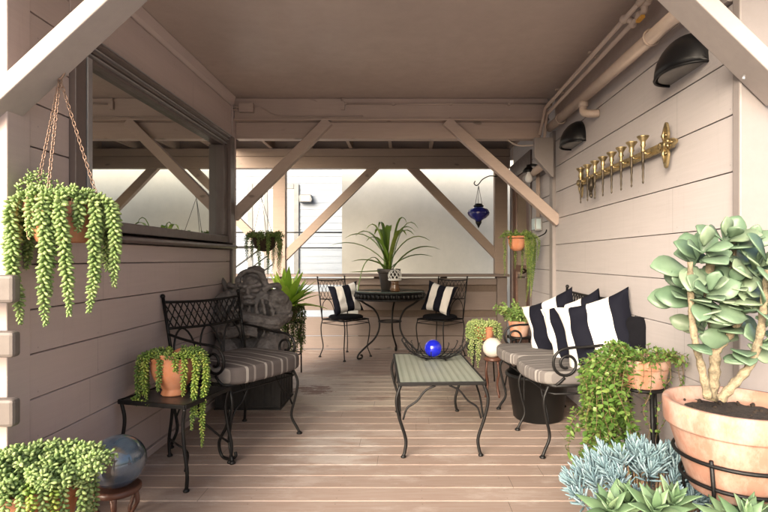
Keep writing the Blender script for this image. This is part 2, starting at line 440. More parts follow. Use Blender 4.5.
def deck_mat():
    t = NT('worn_painted_deck'); W = 0.143
    g = t.n('ShaderNodeSeparateXYZ'); t.l(t.tc.outputs['Object'], g.inputs[0])
    q = t.math('ADD', t.math('DIVIDE', g.outputs[1], W), 20.0)
    idx = t.math('FLOOR', q); fr = t.math('FRACT', q)
    wn = t.n('ShaderNodeTexWhiteNoise', noise_dimensions='1D'); t.l(idx, wn.inputs['W'])
    col = t.mix(wn.outputs['Value'], (0.285, 0.22, 0.185), (0.345, 0.272, 0.232))
    gr = t.noise(6, 6, 0.65, stretch=(0.7, 9, 1))
    col = t.mix(t.ramp(gr, [(0.38, 0.0), (0.72, 0.55)]), col, (0.25, 0.16, 0.125))
    # faded and worn: pale scuffs and bare brown wood toward the middle of the floor
    sc = t.noise(2.3, 6, 0.72, stretch=(1, 2.0, 1))
    col = t.mix(t.ramp(sc, [(0.52, 0.0), (0.62, 0.35), (0.8, 0.5)]), col, (0.50, 0.43, 0.39))
    sg = t.noise(5.0, 6, 0.75, stretch=(0.8, 2.2, 1))
    # distance masks, worn zone around (-0.6, 4.3) and (-0.45, 3.2)
    def zone(x, y, r0, r1, sx=1.0):
        dx = t.math('MULTIPLY', t.math('SUBTRACT', g.outputs[0], x), sx); dy = t.math('SUBTRACT', g.outputs[1], y)
        d = t.math('SQRT', t.math('ADD', t.math('MULTIPLY', dx, dx), t.math('MULTIPLY', dy, dy)))
        return t.ramp(t.math('DIVIDE', d, r1), [(r0 / r1, 1.0), (1.0, 0.0)])
    z1 = zone(-0.45, 4.5, 0.4, 1.5, 0.65); z2 = zone(-0.42, 3.1, 0.2, 0.85, 1.2); z3 = zone(-0.80, 4.5, 0.1, 0.42, 0.7)
    grey = t.mix(t.ramp(t.math('MULTIPLY', sg, z2), [(0.38, 0.0), (0.52, 0.5)]), col, (0.46, 0.42, 0.39))
    col = t.mix(t.ramp(t.math('MULTIPLY', sc, z1), [(0.34, 0.0), (0.46, 0.75)]), grey, (0.50, 0.43, 0.36))
    col = t.mix(t.ramp(t.math('MULTIPLY', sg, z1), [(0.56, 0.0), (0.60, 0.6)]), col, (0.20, 0.12, 0.08))
    col = t.mix(t.ramp(t.math('MULTIPLY', t.noise(9, 5, 0.7, stretch=(0.8, 1.6, 1)), z3), [(0.44, 0.0), (0.48, 0.95)]), col, (0.13, 0.045, 0.028))
    gm = t.ramp(fr, [(0.0, 1.0), (0.014, 0.9), (0.030, 0.0), (0.975, 0.0), (1.0, 1.0)])
    gm2 = t.math('MULTIPLY', gm, t.ramp(t.noise(3, 3, 0.6, stretch=(1, 5, 1)), [(0.3, 0.0), (0.65, 0.4)]))
    col = t.mix(gm2, col, (0.44, 0.35, 0.30))
    # butt joints and screw heads
    jx = t.math('FRACT', t.math('ADD', t.math('DIVIDE', g.outputs[0], 2.45), t.math('MULTIPLY', wn.outputs['Value'], 7.3)))
    col = t.mix(t.math('MULTIPLY', t.math('LESS_THAN', jx, 0.0011), 0.85), col, (0.07, 0.05, 0.04))
    sx = t.math('MULTIPLY', t.math('SUBTRACT', t.math('FRACT', t.math('ADD', t.math('DIVIDE', g.outputs[0], 0.41), 20.3)), 0.5), 0.41)
    sy = t.math('MULTIPLY', t.math('SUBTRACT', t.math('ABSOLUTE', t.math('SUBTRACT', fr, 0.5)), 0.29), W)
    sd = t.math('ADD', t.math('MULTIPLY', sx, sx), t.math('MULTIPLY', sy, sy))
    col = t.mix(t.math('MULTIPLY', t.math('LESS_THAN', sd, 0.000012), 0.6), col, (0.10, 0.07, 0.055))
    t.base(col)
    t.rough(t.ramp(gr, [(0.2, 0.34), (0.8, 0.55)]))
    t.bump(gr, 0.18, 0.004)
    return t.m
M['deck'] = deck_mat()
M['ground'] = plain('pale_concrete_ground', (0.50, 0.48, 0.45), 0.9, 0, 0.12, 3, 0.2)
M['table_glass'] = plain('green_table_glass', (0.10, 0.14, 0.125), 0.05, 0, 0.15, 5)
M['slate'] = plain('dark_slate_table_top', (0.035, 0.032, 0.03), 0.35, 0, 0.3, 10, 0.1)

# ------------------------------------------------------------------ camera, world, light
CAMZ = 1.15
cam = bpy.data.cameras.new('camera'); cam.sensor_width = 36; cam.lens = 24
cam.shift_x = -21 / 768; cam.shift_y = 3 / 768; cam.clip_end = 500; cam.clip_start = 0.05
co = bpy.data.objects.new('camera', cam); COL.objects.link(co)
co.location = (0, 0, CAMZ); co.rotation_euler = (PI / 2, 0, 0); scene.camera = co

def P(x, y, Y):
    """photo pixel at depth Y -> world point (measuring aid for real positions)"""
    return V(((x - 405) * Y / 512, Y, CAMZ + (259 - y) * Y / 512))

SUN = V((-0.40, -0.78, 0.36)).normalized()
w = bpy.data.worlds.new('World'); scene.world = w; w.use_nodes = True
wt = w.node_tree; bg = wt.nodes['Background']
sky = wt.nodes.new('ShaderNodeTexSky'); sky.sky_type = 'NISHITA'; sky.sun_disc = False
sky.sun_elevation = math.asin(SUN.z); sky.sun_rotation = math.atan2(SUN.x, SUN.y) % (2 * PI)
sky.air_density = 1.0; sky.dust_density = 6.0; sky.ozone_density = 0.6
wt.links.new(sky.outputs[0], bg.inputs[0]); bg.inputs[1].default_value = 0.125
sl = bpy.data.lights.new('sun', 'SUN'); sl.energy = 1.5; sl.angle = math.radians(40); sl.color = (1.0, 0.98, 0.955)
so = bpy.data.objects.new('sun', sl); COL.objects.link(so)
so.rotation_euler = (-SUN).to_track_quat('-Z', 'Y').to_euler()
vs = scene.view_settings; vs.view_transform = 'Standard'; vs.look = 'None'; vs.gamma = 1; vs.use_curve_mapping = False
vs.exposure = 1.82
scene.cycles.max_bounces = 10; scene.cycles.diffuse_bounces = 6; scene.cycles.glossy_bounces = 4
scene.cycles.use_denoising = True
scene.cycles.caustics_reflective = False; scene.cycles.caustics_refractive = False

XL, XR = -1.5, 1.33
YF, YI, YB = 1.93, 4.45, 6.42       # front frame, inner frame, rear frame
HC = 2.55

# ------------------------------------------------------------------ setting
g = MB(); g.add([(-60, -60, -0.3), (60, -60, -0.3), (60, 60, -0.3), (-60, 60, -0.3)], [(0, 1, 2, 3)])
tag(g.build('ground', M['ground']), kind='structure')
d = MB(); W = 0.143
for i in range(5, 48):
    y0 = i * W
    d.prism([(y0 + .0015, -.03), (y0 + .0015, -.004), (y0 + .006, 0), (y0 + W - .006, 0), (y0 + W - .0015, -.004), (y0 + W - .0015, -.03)], 'x', -2.6, 2.2)
d.box(-2.6, 2.2, 5 * W, 48 * W, -.28, -.032)
tag(d.build('deck_floor', M['deck']), kind='structure')
c = MB(); c.box(XL - .6, XR + .6, 1.05, 4.62, HC, HC + .14)  # front end is an added unseen overhang, dimming sky light on the front plants
tag(c.build('ceiling', M['ceiling'], bevel=.004), kind='structure')

# ------------------------------------------------------------------ left house wall
lw = thing('house_wall', 'mauve brown board wall holding the long reflecting window', 'wall', (XL, 3.2, 0))
def lap(mb, x, sgn, z0, z1, y0, y1):
    """one lapped board on a wall in the x plane, sgn = outward direction"""
    mb.prism([(x - sgn * .03, z0 + .004), (x + sgn * .004, z0), (x + sgn * .004, z0 + .004), (x - sgn * .004, z1 - .004), (x - sgn * .03, z1 - .004)][::1], 'y', y0, y1)
def siding(mb, x, sgn, levels, y0, y1, groove=.005):
    for a, b in zip(levels[:-1], levels[1:]):
        pts = [(x - sgn * .03, a + groove), (x + sgn * .0, a + groove), (x + sgn * .0, b - .003), (x - sgn * .004, b), (x - sgn * .03, b)]
        pts = [(p, q) for p, q in pts]
        mb.prism(pts, 'y', y0, y1)
s = MB()
lv = [0.045, .222, .403, .583, .765, .945, 1.127, 1.23]
siding(s, XL, 1, lv, 2.048, YI - .03)
siding(s, XL, 1, [1.236, 1.42, 1.60, 1.78, 1.96, 2.14, 2.30, HC], 2.048, 2.285)
s.box(XL - .12, XL - .034, 2.048, YI - .03, -.03, 1.222)
s.box(XL - .12, XL - .034, 2.048, 2.285, 1.222, HC)
s.box(XL - .16, XL - .122, 2.10, YI + .05, -.03, HC)
s.box(XL - .12, XL - .034, 2.287, YI - .03, 2.19, HC)
s.build('siding', M['wall_left'], lw, world=True)
t = MB(); t.box(XL - .034, XL + .004, 2.29, YI - .04, 2.19, 2.47)
t.prism([(XL - .03, 2.472), (XL + .012, 2.472), (XL + .03, 2.49), (XL + .045, HC - .002), (XL - .03, HC - .002)], 'y', 2.29, YI - .04)
t.build('header_trim', M['wall_left'], lw, bevel=.004, world=True)
t = MB(); t.box(XL - .12, XL + .004, 1.925, 2.046, -.02, HC - .02); t.box(XL - .12, XL + .014, YI - .028, YI + .06, .92, HC)
t.box(XL - .12, XL + .006, YI - .03, YI + .05, -.02, .918)
t.build('corner_trim', M['wall_left'], lw, bevel=.004, world=True)
t = MB(); t.box(XL - .03, XL + .02, YI - .07, YI - .031, .0, 1.226)
t.build('trim_strip', M['plum'], lw, bevel=.003, world=True)
t = MB(); t.box(XL - .03, XL + .014, 2.048, YI - .08, .0, .043); t.build('base_board', M['wall_left'], lw, bevel=.004, world=True)
# window
wy0, wy1, wz0, wz1 = 2.288, 4.375, 1.236, 2.186
f = MB()
f.box(XL - .05, XL + .03, wy0, wy0 + .075, wz0 + .05, wz1)
f.box(XL - .05, XL + .045, wy1 - .10, wy1, wz0 + .05, wz1)
f.box(XL - .05, XL + .02, wy1 - .20, wy1 - .102, wz0 + .11, wz1 - .10)
f.box(XL - .05, XL + .03, wy0 + .076, wy1 - .101, wz0 + .05, wz0 + .105)
f.prism([(XL - .05, wz1), (XL + .05, wz1), (XL + .05, wz1 - .02), (XL + .02, wz1 - .035), (XL + .02, wz1 - .055), (XL, wz1 - .06), (XL, wz1 - .095), (XL - .05, wz1 - .095)], 'y', wy0 + .077, wy1 - .102)
win = f.build('window', M['plum'], lw, bevel=.004, world=True)
tag(win, 'long fixed window with dark plum frame reflecting the porch')
a = MB(); a.box(XL - .002, XL + .034, wy0 + .1, wy1 - .104, wz1 - .045, wz1 - .037); a.box(XL - .01, XL + .018, wy0 + .1, wy1 - .104, wz1 - .075, wz1 - .066)
a.box(XL - .01, XL + .055, wy0 + .1, wy1 - .104, wz1 - .008, wz1 - .003)
a.box(XL - .045, XL + .034, wy0 + .079, wy0 + .115, wz0 + .108, wz1 - .1)
a.build('frame_strip', M['alu'], win, bevel=.001, world=True)
p = MB(); p.box(XL - .046, XL - .04, wy0 + .08, wy1 - .14, wz0 + .09, wz1 - .09); p.build('pane', M['pane'], win, world=True)
p = MB(); p.prism([(XL - .05, wz0), (XL + .055, wz0), (XL + .065, wz0 + .012), (XL + .06, wz0 + .03), (XL - .05, wz0 + .048)], 'y', wy0 - .02, wy1 + .02)
p.build('sill', M['plum'], win, bevel=.004, world=True)

# ------------------------------------------------------------------ right house wall
rw = thing('house_wall', 'pale pinkish board wall with the brass rack and black lamps', 'wall', (XR, 3.2, 0))
s = MB()
lv = [.02, .13, .36, .59, .82, 1.047, 1.275, 1.503, 1.735, 1.96, 2.19, 2.36]
siding(s, XR, -1, lv, 2.062, 5.36, .0045)
s.box(XR + .034, XR + .14, 2.062, 6.45, -.03, HC + .0)
s.box(XR - .0, XR + .033, 2.062, 5.36, 2.36, HC)
s.build('siding', M['wall_right'], rw, world=True)
t = MB(); t.box(XR - .032, XR - .001, 2.062, YI - .02, 2.365, HC - .003); t.build('ledger_board', M['trim'], rw, bevel=.004, world=True)
t = MB(); t.box(XR - .028, XR + .033, YI + .07, YI + .17, .01, 2.28); t.build('vertical_trim', M['trim_pale'], rw, bevel=.004, world=True)
t = MB(); t.box(XR - .02, XR + .033, 5.362, 5.44, .0, 2.3); t.box(XR - .02, XR + .033, 6.28, 6.40, .0, 2.3); t.box(XR - .02, XR + .033, 5.442, 6.278, 2.12, 2.3)
t.build('door_frame', M['plum'], rw, bevel=.004, world=True)
dd = MB(); dd.box(XR - .005, XR + .03, 5.442, 5.60, .01, 2.118); dd.box(XR - .005, XR + .03, 6.12, 6.278, .01, 2.118); dd.box(XR - .005, XR + .03, 5.602, 6.118, .01, .5)
dd.box(XR - .005, XR + .03, 5.602, 6.118, 1.95, 2.118); dd.box(XR - .005, XR + .03, 5.602, 6.118, 1.0, 1.08)
door = dd.build('door', M['wood_red'], rw, bevel=.004, world=True); tag(door, 'dark red brown glazed door at the far end of the pale wall')
q = MB(); q.box(XR + .008, XR + .018, 5.603, 6.117, .503, 1.948); q.build('pane', M['pane'], door, world=True)
q = MB(); q.ball((XR - .05, 5.53, 1.02), .028); q.tube([(XR - .05, 5.53, 1.02), (XR - .004, 5.53, 1.02)], .012); q.build('handle', M['brass_dark'], door, world=True)
# small upper window at the near end
q = MB(); q.box(XR - .03, XR - .001, 2.064, 2.20, 2.19, 2.225); q.box(XR - .03, XR - .001, 2.17, 2.20, 2.226, 2.36)
q.build('upper_window', M['trim_pale'], rw, bevel=.003, world=True)
q = MB(); q.box(XR - .012, XR - .002, 2.064, 2.168, 2.227, 2.36); q.build('bamboo_blind', M['blind'], rw, world=True)

# ------------------------------------------------------------------ front frame
ff = thing('timber_frame', 'pale front porch frame with two diagonal braces nearest the camera', 'timber frame', (0, YF, 0))
fb = MB(); fb.box(XL - .2, XR + .25, YF - .08, YF + .10, 2.40, HC - .004); fb.build('beam', M['brace_pale'], ff, bevel=.006, world=True)
def brace(mat, p0, p1, wide, deep, par, name='brace'):
    m = MB(); m.bar(p0, p1, deep, wide, side=(0, 1, 0)); return m.build(name, mat, par, bevel=.005, world=True)
OFF = V((0, .0725, 0)); YB0 = 1.86
L0, L1 = P(-60, 143.5, YB0) + OFF, P(185, -83, YB0) + OFF
brace(M['brace_pale'], L0, L1, .060, .145, ff)
R0, R1 = P(800, 89, YB0) + OFF, P(620, -86, YB0) + OFF
b = brace(M['brace_pale'], R0, R1, .060, .145, ff)
bt = MB(); bq = P(746, 76, 1.93); bt.tube([bq + V((-.0, .012, .005)), bq + V((-.012, -.004, -.012))], .006, 8); bt.build('bolt', M['alu'], b, world=True)
pm = MB(); pm.box(1.316, 1.50, 2.012, 2.06, -.02, 2.398); pm.build('post', M['trim_pale'], ff, bevel=.006, world=True)

# side rail at the far left edge
rf = thing('porch_rail', 'three pale horizontal rails ending at the left edge beside the mauve wall', 'railing', (-1.75, 1.86, 0))
for za, zb in ((.998, 1.095), (.81, .90), (.57, .667)):
    m = MB(); m.box(-2.3, -1.345, 1.755, 1.797, za, zb); m.build('rail', M['rail'], rf, bevel=.012, world=True)
m = MB(); m.box(-2.36, -2.27, 1.80, 1.88, -.02, 1.2); m.build('post', M['trim_pale'], rf, bevel=.005, world=True)

# ------------------------------------------------------------------ inner frame (at the ceiling's far edge)
inf = thing('timber_frame', 'taupe beam across the ceiling edge with a brace at each end', 'timber frame', (0, YI, 0))
m = MB(); m.box(XL + .017, 1.243, YI, YI + .09, 2.372, HC - .003); m.build('beam', M['beam'], inf, bevel=.004, world=True)
m = MB(); m.box(XL + .017, 1.25, YI - .022, YI + .09, 2.352, 2.370); m.build('ledge', M['beam'], inf, bevel=.004, world=True)
m = MB(); m.box(XL + .017, 1.19, YI + .04, YI + .13, 2.205, 2.350); m.build('lower_beam', M['beam'], inf, bevel=.004, world=True)
brace(M['beam'], (XL + .0, YI + .02, 1.515), (-.665, YI + .02, 2.352), .088, .075, inf)
brace(M['beam'], (1.345, YI + .02, 1.47), (.36, YI + .02, 2.352), .088, .075, inf)
m = MB(); m.prism([(1.12, 2.20), (1.285, 2.20), (1.285, 1.86), (1.27, 1.86), (1.12, 2.03)], 'y', YI - .03, YI + .035); m.build('bracket', M['trim_pale'], inf, bevel=.004, world=True)

# ------------------------------------------------------------------ far roof and rear frame
rr = thing('porch_roof', 'dark rafters of the low far roof seen above the rear beam', 'roof', (0, 5.5, 2.6))
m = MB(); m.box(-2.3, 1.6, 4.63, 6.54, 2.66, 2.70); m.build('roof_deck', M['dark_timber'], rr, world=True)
m = MB(); m.box(-2.5, 1.6, 6.56, 6.60, 2.42, 2.76); m.build('fascia', M['beam_raw'], rr, world=True)
for i in range(8):
    x = -2.2 + i * .5
    m = MB(); m.box(x, x + .04, 4.63, 6.55, 2.54, 2.658); m.build('rafter', M['beam_raw'], rr, world=True)
re = thing('timber_frame', 'tan rear frame with two posts and long diagonal braces', 'timber frame', (0, YB, 0))
m = MB(); m.box(-2.5, XR - .01, YB, YB + .09, 2.29, 2.435); m.box(-2.5, XR - .01, YB + .004, YB + .09, 2.439, 2.538); m.build('beam', M['beam_raw'], re, bevel=.004, world=True)
for xa, xb in ((-1.655, -1.50), (1.125, 1.285)):
    m = MB(); m.box(xa, xb, YB - .01, YB + .1, .93, 2.289); m.build('post', M['beam_raw'], re, bevel=.004, world=True)
brace(M['beam_raw'], (-1.58, YB + .05, 1.12), (-.33, YB + .05, 2.36), .105, .07, re)
brace(M['beam_raw'], (.03, YB + .05, 2.36), (1.22, YB + .05, 1.13), .105, .07, re)
brace(M['beam_raw'], (-1.60, YB + .05, 1.12), (-2.4, YB + .05, 1.92), .10, .07, re)
# slatted half wall under it
hw = thing('slat_fence', 'low fence of taupe horizontal boards with gaps under the rear frame', 'fence', (-.5, 6.5, 0))
m = MB()
for za, zb in ((.822, .905), (.50, .735), (.178, .412), (.012, .170)):
    m.box(-2.55, XR - .03, 6.50, 6.525, za, zb)
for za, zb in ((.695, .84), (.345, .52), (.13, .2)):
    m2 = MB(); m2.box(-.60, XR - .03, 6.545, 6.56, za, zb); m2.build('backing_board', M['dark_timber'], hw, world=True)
m.build('slat_panel', M['slat'], hw, bevel=.003, world=True)
m = MB(); m.box(-2.55, XR - .03, 6.36, 6.60, .928, .962); m.build('top_rail', M['slat'], hw, bevel=.004, world=True)
for x in (-2.4, -1.62, -.4, .45, 1.16):
    m = MB(); m.box(x, x + .09, 6.562, 6.60, .0, .926); m.build('post', M['dark_timber'], hw, bevel=.003, world=True)
m = MB(); m.box(1.16, 1.285, 6.44, 6.498, .012, .926); m.build('end_board', M['slat'], hw, bevel=.003, world=True)

# ------------------------------------------------------------------ buildings beyond
nb = thing('neighbor_house', 'white clapboard house standing beyond the left side of the rear fence', 'house', (-3, 9.6, -.3))
m = MB()
z = -.3
while z < 5:
    m.prism([(9.6, z), (9.583, z), (9.592, z + .125), (9.6, z + .125)], 'x', -9, 1.5); z += .125
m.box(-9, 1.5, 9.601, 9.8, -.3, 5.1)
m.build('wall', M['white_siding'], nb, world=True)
m = MB(); yw = 9.54
xa, xb, za, zb = -2.93, -1.98, .3, 2.55
m.box(xa, xa + .09, yw, 9.572, za, zb); m.box(xb - .09, xb, yw, 9.572, za, zb); m.box(xa + .092, xb - .092, yw, 9.572, zb - .09, zb); m.box(xa + .3, xa + .37, yw, 9.572, za, zb - .092); m.box(xb - .42, xb - .35, yw, 9.572, za, zb - .092)
ev = MB(); ev.box(-9.2, 1.7, 8.75, 9.9, 3.7, 3.85); ev.build('shading_eave', M['white_siding'], nb, bevel=.01, world=True)  # added unseen eave, keeps sky light off the clapboard wall
wn = m.build('window', M['grey_metal'], nb, bevel=.004, world=True)
m = MB(); m.box(xa + .09, xb - .09, yw + .018, yw + .024, za, zb - .09); m.build('pane', M['pane_plain'], wn, world=True)
fl = thing('flood_light', 'small grey flood light on the white clapboard house', 'lamp', (-1.83, 9.57, 2.27))
m = MB(); m.prism([(-.12, -.07), (.10, -.07), (.12, -.02), (.09, .075), (-.10, .075), (-.13, .04)], 'y', -.14, -.0); m.build('housing', M['grey_metal'], fl, bevel=.008)
m = MB(); m.box(-.075, .075, -.146, -.141, -.045, .045); m.build('lens', M['glass_white'], fl)
rl = thing('handrail', 'thin grey metal railing in front of the white house', 'railing', (-2, 8.3, -.3))
m = MB()
m.tube([(-2.9, 8.3, 1.58), (-.9, 8.3, 1.58)], .012); m.tube([(-2.9, 8.3, 1.33), (-.9, 8.3, 1.33)], .010)
m.tube([(-2.05, 8.3, 1.62), (-2.05, 8.3, -.3)], .02); m.tube([(-3.0, 8.3, 1.35), (-2.3, 8.3, 1.35)], .01)
m.tube([(-3.1, 8.3, .75), (-2.1, 8.3, 1.5)], .013); m.tube([(-3.1, 8.3, .55), (-2.1, 8.3, 1.3)], .010); m.tube([(-3.1, 8.3, .35), (-2.1, 8.3, 1.1)], .010)
m.build('bars', M['iron_grey'], rl, world=True)
cw = MB(); cw.box(-.935, 2.6, 7.6, 7.8, -.3, 3.1)
tag(cw.build('plaster_wall', M['plaster']), 'blank cream plaster wall behind the right part of the rear fence', 'wall')


# ------------------------------------------------------------------ wall fittings
def sconce(loc, label, first=None):
    if first: return dup(first, loc, 0, label)
    t = thing('wall_lamp', label, 'wall lamp', loc, 0, 'black half moon wall lamps')
    a, dpt, h = .165, .13, .17
    m = MB(); nu, nv = 14, 7; vs_ = []
    for i in range(nu + 1):
        u = PI * i / nu
        for j in range(nv + 1):
            v = PI / 2 * j / nv
            su = math.sin(u) ** .8 if 0 < i < nu else 0
            vs_.append((-dpt * su * math.cos(v), a * math.cos(u), .01 + h * su * math.sin(v)))
    m.add(vs_, [(i * (nv + 1) + j, i * (nv + 1) + j + 1, (i + 1) * (nv + 1) + j + 1, (i + 1) * (nv + 1) + j) for i in range(nu) for j in range(nv)], True)
    sh = m.build('lamp_shade', M['lamp_black'], t, solid=.008)
    m = MB(); ol = [(-dpt * .88 * math.sin(PI * i / 16) ** .8 if 0 < i < 16 else 0, .9 * a * math.cos(PI * i / 16)) for i in range(17)]
    m.prism(ol, 'z', .006, .012); m.build('lens', M['lens'], t)
    m = MB(); n = 18
    pts = [(-dpt * (math.sin(PI * i / n) ** .8 if 0 < i < n else 0), a * math.cos(PI * i / n), .004) for i in range(n + 1)]
    m.tube(pts, .007, 6); m.build('rim', M['lamp_black'], t)
    m = MB(); m.box(-.012, .0, -.07, .07, .02, .13); m.build('back_plate', M['lamp_black'], t)
    return t
sc1 = sconce((XR, 2.41, 2.015), 'larger looking nearer black half moon lamp high on the pale wall')
sconce((XR, 3.93, 2.02), 'farther black half moon lamp above the far end of the brass rack', sc1)

# brass candle rack
br = thing('candle_rack', 'long ornate brass rack of candle cups and spikes on the pale wall', 'candle rack', (XR, 3.1, 1.715))
m = MB(); m.box(-.035, -.022, -.62, .52 + .12, -.024, .024)
for y in (-.5, 0, .5): m.box(-.022, -.001, y - .015, y + .015, -.015, .015)
m.build('bar', M['brass'], br, bevel=.003)
def finial(y, k):
    """leafy cross shaped end ornament: a scalloped cast plate with raised ribs and a boss"""
    m = MB(); n = 72; ol = []
    for i in range(n):
        t = 2 * PI * i / n; c4 = abs(math.cos(2 * t)) ** 2.2
        r = .026 + (.082 if abs(math.sin(t)) > .7 else .070) * c4 + .006 * math.cos(12 * t)
        ol.append((y + r * math.cos(t), r * math.sin(t)))
    m.add([(-.046, y, 0)] + [(-.040, p, q) for p, q in ol] + [(-.028, p, q) for p, q in ol],
          [(0, 1 + (i + 1) % n, 1 + i) for i in range(n)] + [(1 + i, 1 + (i + 1) % n, 1 + n + (i + 1) % n, 1 + n + i) for i in range(n)])
    m.ball((-.046, y, 0), (.014, .020, .020), 12, 8)
    for dy, dz in ((0, 1), (0, -1), (1, 0), (-1, 0)):
        L = .088 if dz else .078
        m.tube([(-.044, y + dy * .015, dz * .015), (-.050, y + dy * L * .5, dz * L * .5), (-.044, y + dy * L, dz * L)], [.007, .009, .004], 7)
        for s_ in (-1, 1):
            m.tube([(-.044, y + dy * L * .35, dz * L * .35), (-.048, y + dy * L * .55 + s_ * dz * .014, dz * L * .55 + s_ * dy * .014), (-.044, y + dy * L * .5 + s_ * dz * .026, dz * L * .5 + s_ * dy * .020)], [.006, .007, .003], 6)
    m.build('finial', M['brass'], br)
finial(-.56, 1); finial(.66, 2)
for i in range(8):
    y = -.40 + i * .137
    m = MB(); c_ = (-.075, y, 0)
    m.lathe([(.006, -.005), (.012, .0), (.010, .012), (.007, .02), (.016, .034), (.012, .045), (.015, .058), (.030, .078), (.031, .083), (.022, .082), (.012, .062)], c_, 14)
    m.tube([(-.03, y, .0), (-.055, y, -.012), (-.075, y, 0)], .006, 6)
    cup = m.build('candle_cup', M['brass'], br)
    m = MB(); m.lathe([(.010, 0), (.006, -.012), (.008, -.04), (.011, -.05), (.006, -.06), (.0075, -.085), (.005, -.1), (.006, -.13), (.0035, -.152), (.006, -.158), (.002, -.168)], c_, 10)
    m.build('spike', M['brass_dark'], cup)
m = MB(); pts = smooth_path([(-.07, .36, -.02), (-.075, .35, -.07), (-.07, .375, -.11), (-.07, .36, -.15)], 5); m.tube(pts, [.012, .014, .016, .016, .018, .02, .018, .016, .014, .012, .012, .010, .012, .012, .010, .006][:len(pts)], 7)
m.build('tassel', M['brass_dark'], br)

# pipes along the right wall head
dp = thing('drain_pipe', 'thick painted pipe running along the top of the pale wall', 'pipe', (1.25, 3.2, 2.28))
m = MB(); m.tube([(1.25, 2.0, 2.27), (1.25, YI - .02, 2.285)], .036, 14); m.tube([(1.25, YI + .14, 2.0), (1.25, 5.3, 1.98)], .036, 12); m.build('run', M['pipe'], dp, world=True)
m = MB(); m.tube(smooth_path([(1.25, 3.58, 2.28), (1.245, 3.58, 2.22), (1.245, 3.56, 2.17), (1.28, 3.52, 2.15), (1.33, 3.51, 2.15)], 6), .027, 12); m.lathe([(.034, -.02), (.034, .02)], (1.247, 3.58, 2.235), 12); m.build('elbow', M['pipe'], dp, world=True)
for y in (2.6, 4.1):
    m = MB(); m.tube([(1.25 + .041 * math.cos(t * PI / 6), y, 2.275 + .041 * math.sin(t * PI / 6)) for t in range(12)], .006, 6, closed=True); m.build('clamp', M['pipe'], dp, world=True)
for k, (x, zz, r, lab) in enumerate(((1.165, 2.425, .0135, 'upper thin painted water pipe under the ceiling beside the thick pipe'), (1.205, 2.40, .0135, 'lower thin painted water pipe between ceiling and thick pipe'))):
    t = thing('water_pipe', lab, 'pipe', (x, 3.2, zz), 0, 'thin water pipes under the ceiling')
    m = MB(); m.tube([(x, 2.55 + .1 * k, zz), (x, 4.25 + .08 * k, zz - .02), (x + .01, 4.36 + .06 * k, zz - .09), (x + .0, 4.425, zz - .2)], r, 10); m.build('run', M['pipe'], t, world=True)
    m = MB()
    if k == 0:
        m.tube(smooth_path([(x, 2.55, zz), (x, 2.5, zz + .01), (x, 2.49, zz + .09)], 5), .018, 10)
        m.build('fitting', M['pipe'], t, world=True); m = MB()
        m.tube([(x, 2.72, zz), (x + .03, 2.71, zz - .01), (x + .045, 2.72, zz - .03)], .017, 10); m.ball((x, 2.72, zz), .025); m.ball((x + .045, 2.72, zz - .025), .023)
    else:
        m.tube(smooth_path([(x, 2.65, zz), (x, 2.58, zz), (x - .01, 2.54, zz + .03), (x, 2.46, zz + .03), (x, 2.2, zz + .03)], 5), .018, 10); m.ball((x, 2.62, zz), .026); m.ball((x - .005, 2.54, zz + .03), .025)
    m.build('fitting', M['pipe'], t, world=True)
    for y in (3.2, 3.9):
        m = MB(); m.box(x - .02, x + .02, y - .01, y + .01, zz + .01, zz + .02); m.build('clip', M['pipe'], t, world=True)
    if k:
        m = MB(); m.cbox((x - .01, 2.60, zz - .03), .02, .06, .014); m.build('valve_handle', M['valve'], t, world=True)
bo = thing('junction_box', 'small painted junction box with a sagging cable on the beam', 'junction box', (-1.365, YI, 2.455))
m = MB(); m.box(-.065, .058, -.05, -.001, -.038, .04); m.box(-.058, .05, -.054, -.0505, -.031, .033); m.build('box', M['beam'], bo, bevel=.003)
m = MB(); m.tube([(-.125, -.02, .012), (-.065, -.02, .012)], .008, 8); m.tube([(-.125, -.02, -.014), (-.065, -.02, -.014)], .008, 8)
m.tube(smooth_path([(.058, -.02, .012), (.12, -.012, .012), (.20, -.012, -.035), (.28, -.012, -.062), (.5, -.012, -.066), (1.0, -.012, -.066)], 6), .005, 6); m.build('cable', M['beam'], bo)
cd = thing('conduit', 'thin painted conduit along the top of the beam', 'pipe', (.4, YI - .012, 2.495))
m = MB(); m.tube([(-.51 - .4, 0, 0), (1.235 - .4, 0, 0)], .008, 8); m.tube([(-.91, 0, 0), (-.94, 0, .005), (-.945, 0, .05)], .008, 8); m.build('run', M['beam'], cd)
m = MB(); m.box(-.955, -.925, -.012, .011, -.05, .02); m.build('end_box', M['beam'], cd)
for x in (-.5, 0, .5):
    m = MB(); m.box(x - .01, x + .01, -.01, .011, -.012, .012); m.build('strap', M['beam'], cd)
# bulb lamp, conduit and socket box on the far part of the pale wall
bl = thing('bulb_lamp', 'bare white bulb under a black cap on the far pale wall', 'lamp', (XR, 4.95, 1.99))
m = MB(); m.lathe([(.0, -.10), (.02, -.098), (.034, -.08), (.038, -.06), (.032, -.035), (.018, -.01), (.016, .012)], (-.13, .02, .0), 18); m.build('bulb', M['bulb'], bl)
m = MB(); m.lathe([(.055, .0), (.06, .005), (.045, .03), (.022, .05), (.02, .07), (.0, .072)], (-.13, .02, .005), 18); m.tube(smooth_path([(-.13, .02, .06), (-.10, .02, .075), (-.05, .0, .06), (-.025, .0, .03)], 5), .012, 8); m.build('cap', M['lamp_black'], bl)
so_ = thing('socket_box', 'grey socket box with conduit on the far pale wall', 'socket', (XR, 5.02, 1.49))
m = MB(); m.box(-.07, -.001, -.065, .065, -.065, .065); m.build('box', M['box_grey'], so_, bevel=.005)
